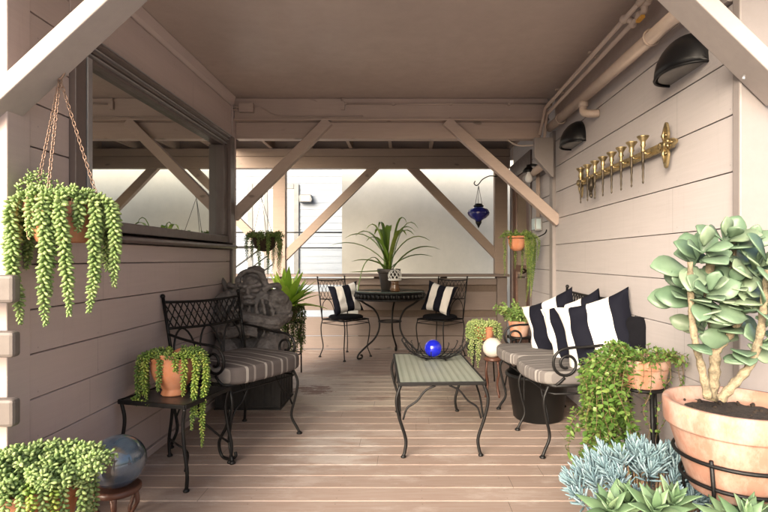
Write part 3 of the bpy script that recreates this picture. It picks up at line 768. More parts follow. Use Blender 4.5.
m = MB(); m.box(-.06, .0 - .015, -.072, -.066, -.05, .05); m.box(-.078, -.071, -.05, .05, -.055, .055); m.build('cover_plate', M['box_plate'], so_, bevel=.003)
m = MB(); m.tube([(-.025, -.03, .065), (-.025, -.03, .55)], .013, 8); m.tube([(-.025, .03, .065), (-.025, .03, .50)], .013, 8); m.build('conduit', M['pipe'], so_)
cb = thing('cable', 'thin pale cable sagging under the beam beside the bracket', 'cable', (1.0, YI + .06, 2.16))
m = MB(); m.tube(smooth_path([(-.10, .0, .04), (-.02, 0, -.005), (.08, 0, -.012), (.20, 0, .0)], 6), .007, 6); m.build('wire', M['wire'], cb)

# ------------------------------------------------------------------ wrought iron furniture
def lattice(mb, p00, p10, p01, p11, nx, r):
    """diamond mesh in a quad"""
    p00, p10, p01, p11 = map(V, (p00, p10, p01, p11))
    def pt(u, v): return (p00 * (1 - u) + p10 * u) * (1 - v) + (p01 * (1 - u) + p11 * u) * v
    ny = 2
    for k in range(-ny, nx):
        for s in (0, 1):
            u0, u1 = k / nx, (k + ny) / nx
            a, b_ = max(0, u0), min(1, u1)
            if b_ - a < 1e-3: continue
            va, vb = (a - u0) / (u1 - u0), (b_ - u0) / (u1 - u0)
            if s: va, vb = 1 - va, 1 - vb
            mb.tube([pt(a, va), pt(b_, vb)], r, 5)
def spiral(c, r0, r1, a0, turns, n, ux, uz):
    c, ux, uz = V(c), V(ux), V(uz)
    return [c + (ux * math.cos(a0 + turns * 2 * PI * i / n) + uz * math.sin(a0 + turns * 2 * PI * i / n)) * (r0 + (r1 - r0) * i / n) for i in range(n + 1)]

def iron_seat(root, w, dp_, hs, hb, arms, mids, r=.009, arch=3, slim=False, lean=.12):
    """iron chair/settee, front faces local -y"""
    hw_ = w / 2; yf, yb = -dp_ / 2, dp_ / 2
    bt = lean if not slim else .07
    m = MB()
    fr = [(-hw_, yb, hs), (-hw_, yf + .03, hs), (-hw_ * .93, yf, hs), (hw_ * .93, yf, hs), (hw_, yf + .03, hs), (hw_, yb, hs)]
    m.tube([V(q) for q in fr], r, 8, closed=True); m.tube([V(q) - V((0, 0, .045)) for q in fr], r * .6, 6, closed=True)
    for i in range(1, 8): m.tube([(-hw_ + w * i / 8, yf, hs), (-hw_ + w * i / 8, yb, hs)], r * .45, 5)
    m.build('seat_frame', M['iron'], root)
    # backrest
    def bp(x, h): # point on the back plane
        t = (h - hs) / (hb - hs); return V((x * (1 + .05 * t), yb + bt * t, h))
    m = MB()
    for s in (-1, 1):
        m.tube([bp(s * hw_, hs), bp(s * hw_, hb + .025)], r, 8); m.ball(bp(s * hw_, hb + .035), r * 1.5, 8, 6)
    lo = hb - (.16 if not slim else .22)
    for h in (hb, lo): m.tube([bp(-hw_ + w * i / 12, h - .012 * math.sin(PI * i / 12)) for i in range(13)], r * .85, 8)
    for k in range(arch):
        x0, x1 = -hw_ + w * k / arch, -hw_ + w * (k + 1) / arch
        m.tube([bp((x0 + x1) / 2 + (x1 - x0) / 2 * math.cos(PI * i / 14) * .96, hs + .02 + (lo - hs - .03) * math.sin(PI * i / 14)) for i in range(15)], r * .6, 6)
        if k: m.tube([bp(x0, hs), bp(x0, hs + (lo - hs) * .35)], r * .6, 6)
    bk = m.build('backrest', M['iron'], root)
    m = MB(); lattice(m, bp(-hw_, lo - .006), bp(hw_, lo - .006), bp(-hw_, hb - .006), bp(hw_, hb - .006), int(w / (.042 if not slim else .05)), r * .42); m.build('lattice', M['iron'], bk)
    # legs
    def leg(x, y, dx, dy):
        m = MB()
        k = .6 if slim else 1
        m.tube(smooth_path([(x, y, hs), (x + dx * .012 * k, y + dy * .035 * k, hs * .80), (x + dx * .005, y + dy * .02 * k, hs * .55), (x - dx * .004, y - dy * .005, hs * .28), (x + dx * .012, y + dy * .03 * k, .04), (x + dx * .018, y + dy * .045 * k, .010)], 5), r * .9, 8)
        m.lathe([(.001, 0), (.017, .0), (.019, .006), (.012, .014), (.004, .02)], (x + dx * .018, y + dy * .045 * k, 0), 12)
        if not slim: m.tube(smooth_path([(x - dx * .002, y, hs * .45), (x - dx * .05, y, hs * .66), (x - dx * .10, y, hs * .74), (x - dx * .16, y, hs - .012)], 5), r * .55, 6)
        m.build('leg', M['iron'], root)
    for s in (-1, 1):
        leg(s * hw_ * .93, yf + .01, s, -1); leg(s * hw_ * .97, yb, s, 1 if slim else .6)
    for x in mids: leg(x, yf + .01, .001, -1)
    if arms:
        for s in (-1, 1):
            x = s * (hw_ + .012); m = MB(); ra = .088
            cz = hs + .13; cy = yf + .095
            arc = smooth_path([bp(s * hw_, hs + .26), (x + s * .01, yb - .08, hs + .245), (x, cy + .12, hs + .225), (x, cy + .03, cz + ra + .005)], 5)
            sp = spiral((x, cy, cz), ra, .022, PI / 2, 1.55, 34, (0, 1, 0), (0, 0, 1))
            m.tube(arc[:-1] + sp, r * .85, 8)
            m.tube(smooth_path([(x, cy - .01, cz - ra * .9), (x, yf + .05, hs + .02), (x - s * .02, yf + .03, hs)], 4), r * .85, 8)
            m.build('armrest', M['iron'], root)

def cushion_mesh(w, dpt, h, bow=.05, nx=26, ny=20, x0=0, lobes=1):
    """soft box cushion, bowed front at -y; returns MB in local coords with base at z=0"""
    m = MB(); nu = 64; nv = 10; vs_ = []
    for j in range(nv + 1):
        v = -1 + 2 * j / nv
        hz = math.copysign(abs(v) ** 1.0, v)
        infl = (1 - abs(v) ** 4) ** .5 if abs(v) < 1 else 0
        for i in range(nu):
            t = 2 * PI * i / nu; e = .28
            cx = math.copysign(abs(math.cos(t)) ** e, math.cos(t)); cy = math.copysign(abs(math.sin(t)) ** e, math.sin(t))
            s = .955 + .045 * infl
            y = cy * dpt / 2 * s
            if cy < 0: y -= bow * (1 - cx * cx) * (-cy)
            z = h / 2 + hz * h / 2
            vs_.append((x0 + cx * w / 2 * s, y, z))
    fs = [(j * nu + i, j * nu + (i + 1) % nu, (j + 1) * nu + (i + 1) % nu, (j + 1) * nu + i) for j in range(nv) for i in range(nu)]
    m.add(vs_, fs, True)
    # top and bottom as concentric rings with a slight crown
    for top in (0, 1):
        base = [V(q) for q in (vs_[-nu:] if top else vs_[:nu])]
        cc = sum(base, V((0, 0, 0))) / nu; rings = [base]
        for f in (.9, .7, .45, .2):
            rings.append([cc + (q - cc) * f + V((0, 0, (1 if top else -.3) * h * .16 * (1 - f * f) + .004 * noise.noise(q * 9 * f))) for q in base])
        allv = [q for r_ in rings for q in r_] + [cc + V((0, 0, (1 if top else -.3) * h * .16))]
        ff_ = []
        for a in range(len(rings) - 1):
            for i in range(nu):
                q = (a * nu + i, a * nu + (i + 1) % nu, (a + 1) * nu + (i + 1) % nu, (a + 1) * nu + i)
                ff_.append(q if top else q[::-1])
        for i in range(nu):
            q = ((len(rings) - 1) * nu + i, (len(rings) - 1) * nu + (i + 1) % nu, len(allv) - 1); ff_.append(q if top else q[::-1])
        m.add(allv, ff_, True)
    return m

def pillow(label, loc, rot, mat, S=.44, T=.17, flip=0):
    m = MB(); n = 22
    for side in (1, -1):
        vs_ = []
        for i in range(n + 1):
            for j in range(n + 1):
                u, v = -1 + 2 * i / n, -1 + 2 * j / n
                pin = 1 - .10 * (1 - u * u) * abs(v) ** 3 - .10 * (1 - v * v) * abs(u) ** 3
                th = ((1 - u ** 4) * (1 - v ** 4)) ** .55
                wr = .020 * noise.noise(V((u * 2.3 + loc[0] * 9, v * 2.3 + loc[1] * 5, side)))
                x = u * S / 2 * (1 - .15 * (1 - v * v) * u * u); z = v * S / 2 * (1 - .15 * (1 - u * u) * v * v)
                vs_.append((x + wr * .5, side * (th * T / 2) + wr * th, z))
        fs = [(i * (n + 1) + j, (i + 1) * (n + 1) + j, (i + 1) * (n + 1) + j + 1, i * (n + 1) + j + 1) for i in range(n) for j in range(n)]
        if side < 0: fs = [q[::-1] for q in fs]
        m.add(vs_, [q[::-1] for q in fs], True)
    o = m.build('throw_pillow', mat)
    o.location = loc; o.rotation_euler = rot
    return tag(o, label, 'pillow')

# sofa on the right
SA = math.radians(-85.4)
sofa = thing('settee', 'black wrought iron settee with scroll arms along the pale wall', 'settee', (1.02, 3.46, 0), SA)
iron_seat(sofa, 1.0, .46, .418, .90, True, [0.0], .010, 5, lean=.06)
for k, lab in ((-1, 'far grey striped seat cushion on the settee'), (1, 'near grey striped seat cushion on the settee beside the scroll arm')):
    m = cushion_mesh(.515, .50, .075, .05)
    o = m.build('seat_cushion', M['cushion']); q = Matrix.Rotation(SA, 3, 'Z') @ V((k * .255 * -1 if False else (.255 if k > 0 else -.255), -.02, 0))
    o.location = V((1.02, 3.46, .426)) + q; o.rotation_euler = (0, 0, SA); tag(o, lab, 'cushion', 'striped settee cushions')
# pillows: local front is -y, lean back about x
def sp(lx, ly, z, lean, yaw, roll): 
    q = Matrix.Rotation(SA, 3, 'Z') @ V((lx, ly, 0)); return V((1.02, 3.46, 0)) + q + V((0, 0, z)), (Euler((0, roll, 0)).to_matrix(), lean, yaw)
def put_pillow(label, lx, ly, z, lean, yaw, roll, mat, S, T):
    loc, _ = sp(lx, ly, z, 0, 0, 0)
    e = (Matrix.Rotation(SA + yaw, 3, 'Z') @ Matrix.Rotation(lean, 3, 'X') @ Matrix.Rotation(roll, 3, 'Y')).to_euler()
    return pillow(label, loc, e, mat, S, T)
put_pillow('large white and black striped pillow nearest the scroll arm of the settee', .43, .10, .70, -.26, .74, -.34, M['pillow_b'], .47, .17)
put_pillow('striped pillow in the middle of the settee with a black corner', .13, .09, .69, -.26, .70, -.40, M['pillow_a'], .43, .16)
put_pillow('striped pillow at the far end of the settee nearest the plants', -.21, .06, .68, -.26, .66, -.42, M['pillow_a'], .43, .16)
put_pillow('plain black pillow tucked behind the nearest striped pillow', .50, .19, .655, -.2, .45, .05, M['black_fabric'], .40, .12)
# left chair
LA = math.radians(61); LC = V((-1.06, 3.25, 0))
ch = thing('armchair', 'black wrought iron armchair with lattice back against the mauve wall', 'chair', LC, LA)
iron_seat(ch, .57, .45, .430, .885, True, [], .010, 3, lean=.09)
m = MB(); x, y = -.57 / 2 * .93, -.235
m.tube(smooth_path([(x, y + .01, .30), (x - .01, y + .03, .20), (x - .01, y + .09, .10), (x, y + .08, .02), (x, y + .02, .012), (x, y - .03, .035), (x, y - .03, .06)], 6), .009, 8); m.build('leg_scroll', M['iron'], ch)
m = cushion_mesh(.60, .50, .095, .03); o = m.build('seat_cushion', M['cushion_left']); o.location = LC + V((.03, -.012, .438)); o.rotation_euler = (0, 0, LA)
tag(o, 'mauve and cream striped seat cushion on the left armchair', 'cushion')

# coffee table
CT = thing('coffee_table', 'black iron coffee table with green grey woven top in the middle', 'table', (.192, 3.415, 0), math.radians(3.2))
def table_legs(root, hx, hy, h, r, bow=.03):
    for sx in (-1, 1):
        for sy in (-1, 1):
            m = MB(); x, y = sx * hx, sy * hy
            m.tube(smooth_path([(x, y, h), (x + sx * bow * .7, y + sy * bow * .25, h * .80), (x + sx * bow * .2, y, h * .55), (x - sx * bow * .9, y - sy * bow * .3, h * .25), (x - sx * bow * .75, y - sy * bow * .2, .035), (x - sx * bow * .5, y - sy * bow * .1, .01)], 6), r, 8)
            m.lathe([(.001, 0), (.014, 0), (.016, .007), (.011, .014), (.003, .02)], (x - sx * bow * .5, y - sy * bow * .1, 0), 10)
            m.build('leg', M['iron'], root)
m = MB(); m.box(-.247, .247, -.447, .447, .424, .4345); m.build('tabletop', M['woven'], CT)
m = MB(); 
for a_, b_ in (((-.252, -.452), (.252, -.452)), ((.252, -.452), (.252, .452)), ((.252, .452), (-.252, .452)), ((-.252, .452), (-.252, -.452))):
    m.bar((*a_, .428), (*b_, .428), .014, .02, side=(0, 0, 1) if False else None)
m.build('frame', M['iron'], CT, bevel=.003)
table_legs(CT, .243, .443, .42, .0095, .034)
for sy in (-1, 1):
    m = MB()
    for sx in (-1, 1):
        m.tube(smooth_path([(sx * .228, sy * .44, .22), (sx * .205, sy * .44, .285), (sx * .15, sy * .44, .325), (sx * .10, sy * .44, .385), (sx * .04, sy * .44, .415)], 6), .006, 6)
    m.build('stretcher', M['iron'], CT)
for sx in (-1, 1):
    m = MB(); m.tube(smooth_path([(sx * .244, -.42, .22), (sx * .244, -.34, .31), (sx * .244, -.22, .36), (sx * .244, -.12, .418)], 6), .006, 6); m.tube(smooth_path([(sx * .244, .42, .22), (sx * .244, .34, .31), (sx * .244, .22, .36), (sx * .244, .12, .418)], 6), .006, 6); m.build('stretcher', M['iron'], CT)

# wire bowl and cobalt ball on it
bx = V((.215, 3.64, .436))
wb = thing('wire_bowl', 'boat shaped black wire bowl on the woven coffee table', 'bowl', bx)
m = MB(); ends = []
for i in range(20):
    a_ = 2 * PI * (i + .5) / 20; ca, sa = math.cos(a_), math.sin(a_)
    ex, ey = .235 * ca, .15 * sa
    hh = .055 + .075 * abs(ca) ** 1.5
    m.tube(smooth_path([(.05 * ca, .04 * sa, .012), (ex * .5, ey * .5, .02), (ex * .85, ey * .85, hh * .6), (ex, ey, hh), (ex * 1.03, ey * 1.03, hh + .012), (ex * .98, ey * .98, hh + .018)], 4), .0035, 5)
m.tube([(.05 * math.cos(t * PI / 10), .04 * math.sin(t * PI / 10), .012) for t in range(20)], .004, 6, closed=True)
m.tube([(.19 * math.cos(t * PI / 20), .12 * math.sin(t * PI / 20), .03 + .018 * abs(math.cos(t * PI / 20))) for t in range(40)], .003, 5, closed=True)
m.build('ribs', M['iron'], wb)
m = MB()
for x in (-.07, .07): m.ball((x, -.05, .008), .008, 8, 6); m.ball((x, .05, .008), .008, 8, 6); m.tube([(x, -.05, .008), (x * .7, 0, .012), (x, .05, .008)], .004, 5)
m.build('foot', M['iron'], wb)
m = MB(); m.ball((0, 0, 0), .062, 32, 20); o = m.build('glass_ball', M['cobalt']); o.location = bx + V((-.015, 0, .079)); tag(o, 'cobalt blue glass ball sitting in the wire bowl', 'glass ball')

# left side table
ST = thing('side_table', 'small square dark iron side table beside the mauve wall', 'table', (-1.225, 2.755, 0), math.radians(-14.5))
m = MB(); m.box(-.19, .19, -.185, .185, .415, .427); m.build('tabletop', M['slate'], ST, bevel=.002)
m = MB()
for a_, b_ in (((-.198, -.193), (.198, -.193)), ((.198, -.193), (.198, .193)), ((.198, .193), (-.198, .193)), ((-.198, .193), (-.198, -.193))): m.bar((*a_, .42), (*b_, .42), .012, .022)
m.build('frame', M['iron'], ST, bevel=.002)
table_legs(ST, .188, .183, .41, .009, -.02)
m = MB(); m.tube(smooth_path([(.188, -.18, .10), (.08, -.02, .12), (0, 0, .15), (-.1, .1, .12), (-.188, .18, .10)], 5), .006, 6); m.tube(smooth_path([(.19, .18, .12), (.16, .10, .2), (.1, .05, .3), (.02, .16, .40)], 5), .006, 6); m.build('stretcher', M['iron'], ST)

# patio table at the back
PT = thing('patio_table', 'round black iron table with glass top at the back', 'table', (-.178, 6.0, 0))
m = MB(); m.lathe([(.0, .772), (.40, .772), (.405, .777), (.40, .783), (.0, .783)], n=56); m.build('tabletop', M['table_glass'], PT, shade=False)
m = MB(); n = 56
for z_ in (.768, .690): m.tube([(.40 * math.cos(2 * PI * i / n), .40 * math.sin(2 * PI * i / n), z_) for i in range(n)], .010, 8, closed=True)
for i in range(44):
    a_ = 2 * PI * i / 44
    m.ball((.40 * math.cos(a_), .40 * math.sin(a_), .728), (.022, .022, .03), 6, 5)
m.lathe([(.392, .692), (.396, .692), (.396, .766), (.392, .766)], n=56)
m.build('apron', M['iron'], PT)
for a_ in (math.radians(205), math.radians(-25), math.radians(80)):
    ca, sa = math.cos(a_), math.sin(a_); m = MB()
    pr = [(.385, .69), (.31, .64), (.20, .57), (.145, .48), (.13, .40), (.145, .31), (.20, .22), (.30, .14), (.375, .075), (.40, .03), (.385, .012), (.35, .02), (.345, .045), (.365, .055)]
    m.tube(smooth_path([(r_ * ca, r_ * sa, z_) for r_, z_ in pr], 5), .011, 8); m.build('leg', M['iron'], PT)
m = MB(); m.tube([(.135 * math.cos(2 * PI * i / 24), .135 * math.sin(2 * PI * i / 24), .42) for i in range(24)], .007, 6, closed=True)
m.tube([(-.135, 0, .42), (.135, 0, .42)], .006, 6); m.build('ring', M['iron'], PT)

# patio chairs
pc = thing('patio_chair', 'slim black iron chair left of the round table', 'chair', (-.695, 6.02, 0), math.radians(48), 'slim iron chairs at the round table')
iron_seat(pc, .40, .38, .445, .90, False, [], .0075, 2, True)
m = MB(); m.lathe([(.0, .452), (.18, .452), (.20, .462), (.202, .478), (.185, .490), (.0, .496)], n=36); m.build('seat_pad', M['black_fabric'], pc)
dup(pc, (.41, 6.03, 0), math.radians(-40), 'slim black iron chair right of the round table')
def chair_pillow(label, loc, ang, roll, S, mat=M['pillow_small']):
    e = (Matrix.Rotation(ang, 3, 'Z') @ Matrix.Rotation(-.28, 3, 'X') @ Matrix.Rotation(roll, 3, 'Y')).to_euler()
    return pillow(label, loc, e, mat, S, .14)
chair_pillow('striped pillow standing on the left slim chair', (-.70, 6.04, .685), math.radians(25), -.16, .37)
chair_pillow('striped pillow leaning on the right slim chair', (.405, 6.05, .685), math.radians(-22), .20, .37)

# ------------------------------------------------------------------ plants
GA = 2.399963
def tail(m, pts, rad=.02, ll=.022, step=.0042, lr=.0052, taper=True):
    """succulent leaves packed in a spiral along a path"""
    p = smooth_path(pts, 8); acc = 0; k = 0
    tot = sum((p[i + 1] - p[i]).length for i in range(len(p) - 1)); run = 0
    a0 = R.random() * 6
    for i in range(len(p) - 1):
        d = p[i + 1] - p[i]; L = d.length
        if L < 1e-6: continue
        d /= L; u, w_ = perp(d)
        while acc < L:
            f = (run + acc) / tot; k += 1
            sc = 1.0 if not taper else (.85 + .3 * math.sin(min(1, f * 1.1) * PI)) * (1 - .35 * max(0, f - .85) / .15)
            a = a0 + k * GA
            dr = (u * math.cos(a) + w_ * math.sin(a)) * .85 + d * (.45 + .5 * max(0, f - .9) * 10)
            dr += V((R.gauss(0, .1), R.gauss(0, .1), R.gauss(0, .1)))
            m.plump(p[i] + d * acc, dr, ll * sc * R.uniform(.85, 1.1), lr * sc, 5)
            acc += step
        acc -= L; run += L
def hang(c, az, r0, out, drop, sway=.02, up=.03, inner=.55):
    c = V(c); d = V((math.cos(az), math.sin(az), 0)); s = V((-d.y, d.x, 0))
    pts = [c + d * (r0 * inner), c + d * (r0 * .9) + V((0, 0, up)), c + d * (r0 + out * .75) + V((0, 0, up * .3)), c + d * (r0 + out) + V((0, 0, -.05))]
    n = max(1, int((drop - .05) / .07)); q = pts[-1]
    for i in range(n):
        q = q + V((0, 0, -(drop - .05) / n)) + d * R.uniform(-sway, sway * .5) + s * R.uniform(-sway, sway)
        pts.append(q)
    return pts
def pot_mesh(rt, rb, h, rim=.018, rimh=.04, wall=.01, n=40, wave=0.0):
    m = MB()
    pr = [(0, 0), (rb, 0), (rb + .003, .004), (rt - rim * .55, h - rimh - .004), (rt - rim * .5, h - rimh), (rt - .002, h - rimh + .003), (rt, h - rimh + .008), (rt + .003, h - .006), (rt, h), (rt - wall, h), (rt - wall - .004, h - .02), (rt - wall - .01, h - .035)]
    wf = (lambda q, t: q + V((0, 0, wave * (max(0, q.z / h - .6) / .4) ** 2 * math.sin(5 * t))) ) if wave else None
    m.lathe(pr, n=n, warp=wf); return m
def soil_mesh(r, z):
    m = MB(); n = 24; vs_ = [(0, 0, z + .012)]
    for f in (.5, 1.0):
        for k in range(n):
            t = 2 * PI * k / n; vs_.append((r * f * math.cos(t), r * f * math.sin(t), z + (.008 if f < 1 else 0) + R.uniform(-.004, .004)))
    fs = [(0, 1 + k, 1 + (k + 1) % n) for k in range(n)] + [(1 + k, 1 + n + k, 1 + n + (k + 1) % n, 1 + (k + 1) % n) for k in range(n)]
    m.add(vs_, fs, True)
    for _ in range(60):
        a, q = R.random() * 2 * PI, R.random() ** .5 * r * .95; m.ball((q * math.cos(a), q * math.sin(a), z + .008), R.uniform(.003, .008), 6, 4)
    return m
def rosette(m, c, axis, n, L, W, spread=(1.35, .25), shape=(.22, .5, .85, 1.0, .8, .25), curl=.15, fold=.25, jitter=.12):
    c = V(c); ax = V(axis).normalized(); u, w_ = perp(ax)
    for k in range(n):
        f = k / max(1, n - 1); a = k * GA + R.uniform(-.2, .2); th = spread[0] + (spread[1] - spread[0]) * f + R.gauss(0, jitter)
        d = ax * math.cos(th) + (u * math.cos(a) + w_ * math.sin(a)) * math.sin(th)
        m.leaf(c - ax * (L * .35 * (1 - f)) + d * .006, d, ax * math.sin(th) - (u * math.cos(a) + w_ * math.sin(a)) * math.cos(th) * 1, L * (1 - .45 * f) * R.uniform(.85, 1.1), W * (1 - .4 * f), curl, fold, shape)
def vine(ms, ml, pts, r, gap, L, W, pair=True, shape=(.2, .85, 1.0, .7, .05)):
    p = smooth_path(pts, 7); ms.tube(p, r, 5); acc = gap * R.random()
    for i in range(len(p) - 1):
        d = p[i + 1] - p[i]; Ls = d.length
        if Ls < 1e-6: continue
        d /= Ls; u, w_ = perp(d)
        while acc < Ls:
            a = R.random() * 2 * PI
            for s in ((0, PI) if pair else (0,)):
                o = u * math.cos(a + s) + w_ * math.sin(a + s)
                dr = (o * .8 + d * .35 + V((0, 0, .25)) + V((R.gauss(0, .2), R.gauss(0, .2), R.gauss(0, .2)))).normalized()
                ml.leaf(p[i] + d * acc, dr, V((R.gauss(0, .4), R.gauss(0, .4) - .2, 1)), L * R.uniform(.6, 1.15), W * R.uniform(.7, 1.1), .2, .2, shape)
            acc += gap * R.uniform(.7, 1.3)
        acc -= Ls

# hanging basket of burro's tail, front left
HB = V((-1.325, 1.985, 1.215))
hb = thing('hanging_basket', 'pale burro tail succulent in a terracotta basket hung on chains front left', 'hanging plant', HB)
pot_mesh(.125, .085, .15, .014, .05).build('pot', M['terra'], hb)
soil_mesh(.108, .125).build('soil', M['soil'], hb)
m = MB()
for k in range(38):
    az = R.random() * 2 * PI; rr = R.uniform(.0, .09); c_ = V((rr * math.cos(az), rr * math.sin(az), .145))
    d = V((math.cos(az), math.sin(az), 0)); L = R.uniform(.04, .075)
    tail(m, [c_, c_ + d * L * .5 + V((0, 0, L * .6)), c_ + d * L * 1.0 + V((0, 0, L * .75))], ll=.024, lr=.0056, step=.0034)
for k in range(8):
    az = R.uniform(2.2, 4.2); c_ = V((-.06 + R.uniform(-.05, .05), R.uniform(-.05, .03), .16))
    tail(m, [c_, c_ + V((R.uniform(-.03, .03), 0, .05)), c_ + V((R.uniform(-.06, .05), 0, R.uniform(.07, .12)))], ll=.017, lr=.0045, step=.006)
m.build('foliage', M['tail'], hb)
# (screen-right angle, outward, drop) of the trailing stems
st = [(-3.0, .075, .30), (-2.78, .045, .33), (-2.25, .05, .44), (-1.75, .02, .12), (-1.38, .05, .44), (-1.03, .05, .41), (-.62, .02, .10), (-.36, .055, .40), (-.12, .09, .31), (-.05, .03, .2),
      (.35, .06, .20), (.9, .05, .25), (1.5, .05, .30), (2.1, .05, .22), (2.6, .05, .28), (3.05, .04, .24), (-2.5, .03, .22), (-1.22, .03, .33)]
for az, o_, dr_ in st:
    m = MB(); tail(m, hang((0, 0, .14), az, .118, o_, dr_, .012), ll=.0275, lr=.0062, step=.0028); m.build('trailing_stem', M['tail'], hb)
m = MB()
for k in range(26):
    az = R.random() * 2 * PI; pts = hang((0, 0, .15), az, .115, R.uniform(.01, .05), R.uniform(.03, .14), .03); m.tube(smooth_path(pts, 3), .0016, 4)
    for q in pts[2:]: m.plump(q, V((R.gauss(0, 1), R.gauss(0, 1), R.gauss(0, 1) - .5)), .014, .004)
m.build('dry_stem', M['dry'], hb)
hk = V((-1.338, 1.985, 1.885)) - HB
m = MB(); m.tube(smooth_path([hk + V((0, 0, .035)), hk + V((.018, 0, .02)), hk + V((.02, 0, -.005)), hk + V((.004, 0, -.035)), hk + V((-.01, 0, -.03))], 5), .004, 6); m.build('hook', M['bronze'], hb)
def chain(m, a, b, link=.021, r=.0017):
    a, b = V(a), V(b); d = (b - a); n = int(d.length / (link * .78)); d.normalize(); u, w_ = perp(d)
    for i in range(n):
        c_ = a + (b - a) * ((i + .5) / n); s = u if i % 2 else w_
        m.tube([c_ + d * (link / 2 * math.cos(t * PI / 5)) + s * (link * .28 * math.sin(t * PI / 5)) for t in range(10)], r, 5, closed=True)
for az in (math.radians(175), math.radians(-80), math.radians(25)):
    m = MB(); chain(m, hk + V((0, 0, -.035)), (.122 * math.cos(az), .122 * math.sin(az), .15)); m.build('chain', M['bronze'], hb)

# planter of burro's tail bottom left
BL = V((-1.275, 1.745, .0))
bp_ = thing('potted_succulent', 'mounded pale burro tail in a terracotta pot at the bottom left corner', 'plant', BL)
m = pot_mesh(.175, .13, .24, .016, .06); o = m.build('pot', M['terra'], bp_); o.location = (-.03, 0, .16)
m = MB(); m.lathe([(0, 0), (.15, 0), (.15, .02), (.13, .14), (.14, .158), (0, .158)], (-.03, 0, 0)); m.build('pedestal', M['wood_red'], bp_)
m = MB()
for k in range(95):
    az = R.random() * 2 * PI; rr = .17 * R.random() ** .5; c_ = V((-.0 + rr * math.cos(az), rr * math.sin(az), .385))
    d = V((math.cos(az), math.sin(az), 0)); L = R.uniform(.05, .085) ; hgt = .07 * (1 - (rr / .2) ** 2) + R.uniform(0, .02)
    tail(m, [c_, c_ + d * L * .3 + V((0, 0, hgt * .8)), c_ + d * L * .75 + V((0, 0, hgt + .02)), c_ + d * L * 1.1 + V((0, 0, hgt))], ll=.022, lr=.0060, step=.0042)
m.build('foliage', M['tail'], bp_)
m1 = MB()
for k in range(20):
    az = -2.9 + k * .17 + R.uniform(-.05, .05)
    m = MB(); tail(m, hang((-.02, 0, .41), az, .165, R.uniform(.025, .05), R.uniform(.12, .30), .012, .02), ll=.019, lr=.0052, step=.0042)
    m.build('trailing_stem', M['tail_yellow'] if k in (7, 9, 12, 14) else M['tail'], bp_)

# glass globe on its stand
gs = thing('globe_stand', 'small round red brown wooden stand under the glass globe', 'stand', (-1.235, 2.2, 0))
m = MB(); m.lathe([(.055, .150), (.088, .150), (.094, .158), (.094, .172), (.086, .178), (.06, .168)], n=32); m.build('ring', M['wood_red'], gs)
for a in (-2.4, -1.2, .0, 1.2, 2.4):
    m = MB(); m.tube(smooth_path([(.08 * math.cos(a), .08 * math.sin(a), .155), (.085 * math.cos(a), .085 * math.sin(a), .11), (.06 * math.cos(a), .06 * math.sin(a), .05), (.085 * math.cos(a), .085 * math.sin(a), 0)], 5), [.010] * 6 + [.008] * 6 + [.007] * 4, 8); m.build('leg', M['wood_red'], gs)
m = MB(); m.ball((0, 0, 0), (.114, .114, .110), 40, 24); o = m.build('glass_globe', M['globe']); o.location = (-1.235, 2.2, .281); tag(o, 'smoky blue blown glass globe on the low wooden stand', 'glass globe')

# planter on the side table
TP = V((-1.235, 2.74, .428))
tp = thing('potted_succulent', 'orange terracotta pot with long green trailing stems on the side table', 'plant', TP)
m = MB(); m.lathe([(0, 0), (.060, 0), (.066, .008), (.058, .028), (.064, .04), (.098, .085), (.114, .13), (.116, .165), (.112, .19), (.120, .207), (.122, .214), (.112, .214), (.100, .20), (.09, .185)], n=40, warp=lambda q, t: q + V((0, 0, .014 * max(0, q.z - .15) / .06 * math.cos(4 * t))))
m.build('pot', M['terra'], tp); soil_mesh(.095, .185).build('soil', M['soil'], tp)
m = MB()
for k in range(28):
    az = R.random() * 2 * PI; c_ = V((.062 * math.cos(az), .07 * math.sin(az), .2)); d = V((math.cos(az), math.sin(az), 0)); L = R.uniform(.04, .09)
    tail(m, [c_, c_ + d * L * .5 + V((0, 0, R.uniform(.01, .045))), c_ + d * L + V((0, 0, .01))], ll=.016, lr=.0040, step=.0040)
m.build('foliage', M['tail_dark'], tp)
for az, o_, dr_ in ((-3.0, .05, .20), (-2.7, .06, .24), (3.0, .05, .22), (-2.3, .04, .20), (-1.75, .008, .16), (-.8, .03, .19), (-.55, .07, .30), (-.42, .06, .36), (-.30, .09, .46), (-.15, .07, .30), (.3, .05, .2), (1.2, .04, .15), (2.2, .05, .2), (-1.1, .006, .07)):
    m = MB(); tail(m, hang((0, 0, .205), az, .112, o_, dr_, .016, .02), ll=.021, lr=.0052, step=.0032); m.build('trailing_stem', M['tail_dark'] if R.random() < .7 else M['tail_yellow'], tp)
m = MB(); tail(m, [TP * 0 + V((-.12, -.06, .03)), V((-.16, -.08, .0)), V((-.15, -.12, .004)), V((-.08, -.155, -.005)), V((-.05, -.17, -.012))], ll=.016, lr=.004, step=.0035); m.build('trailing_stem', M['tail_yellow'], tp)

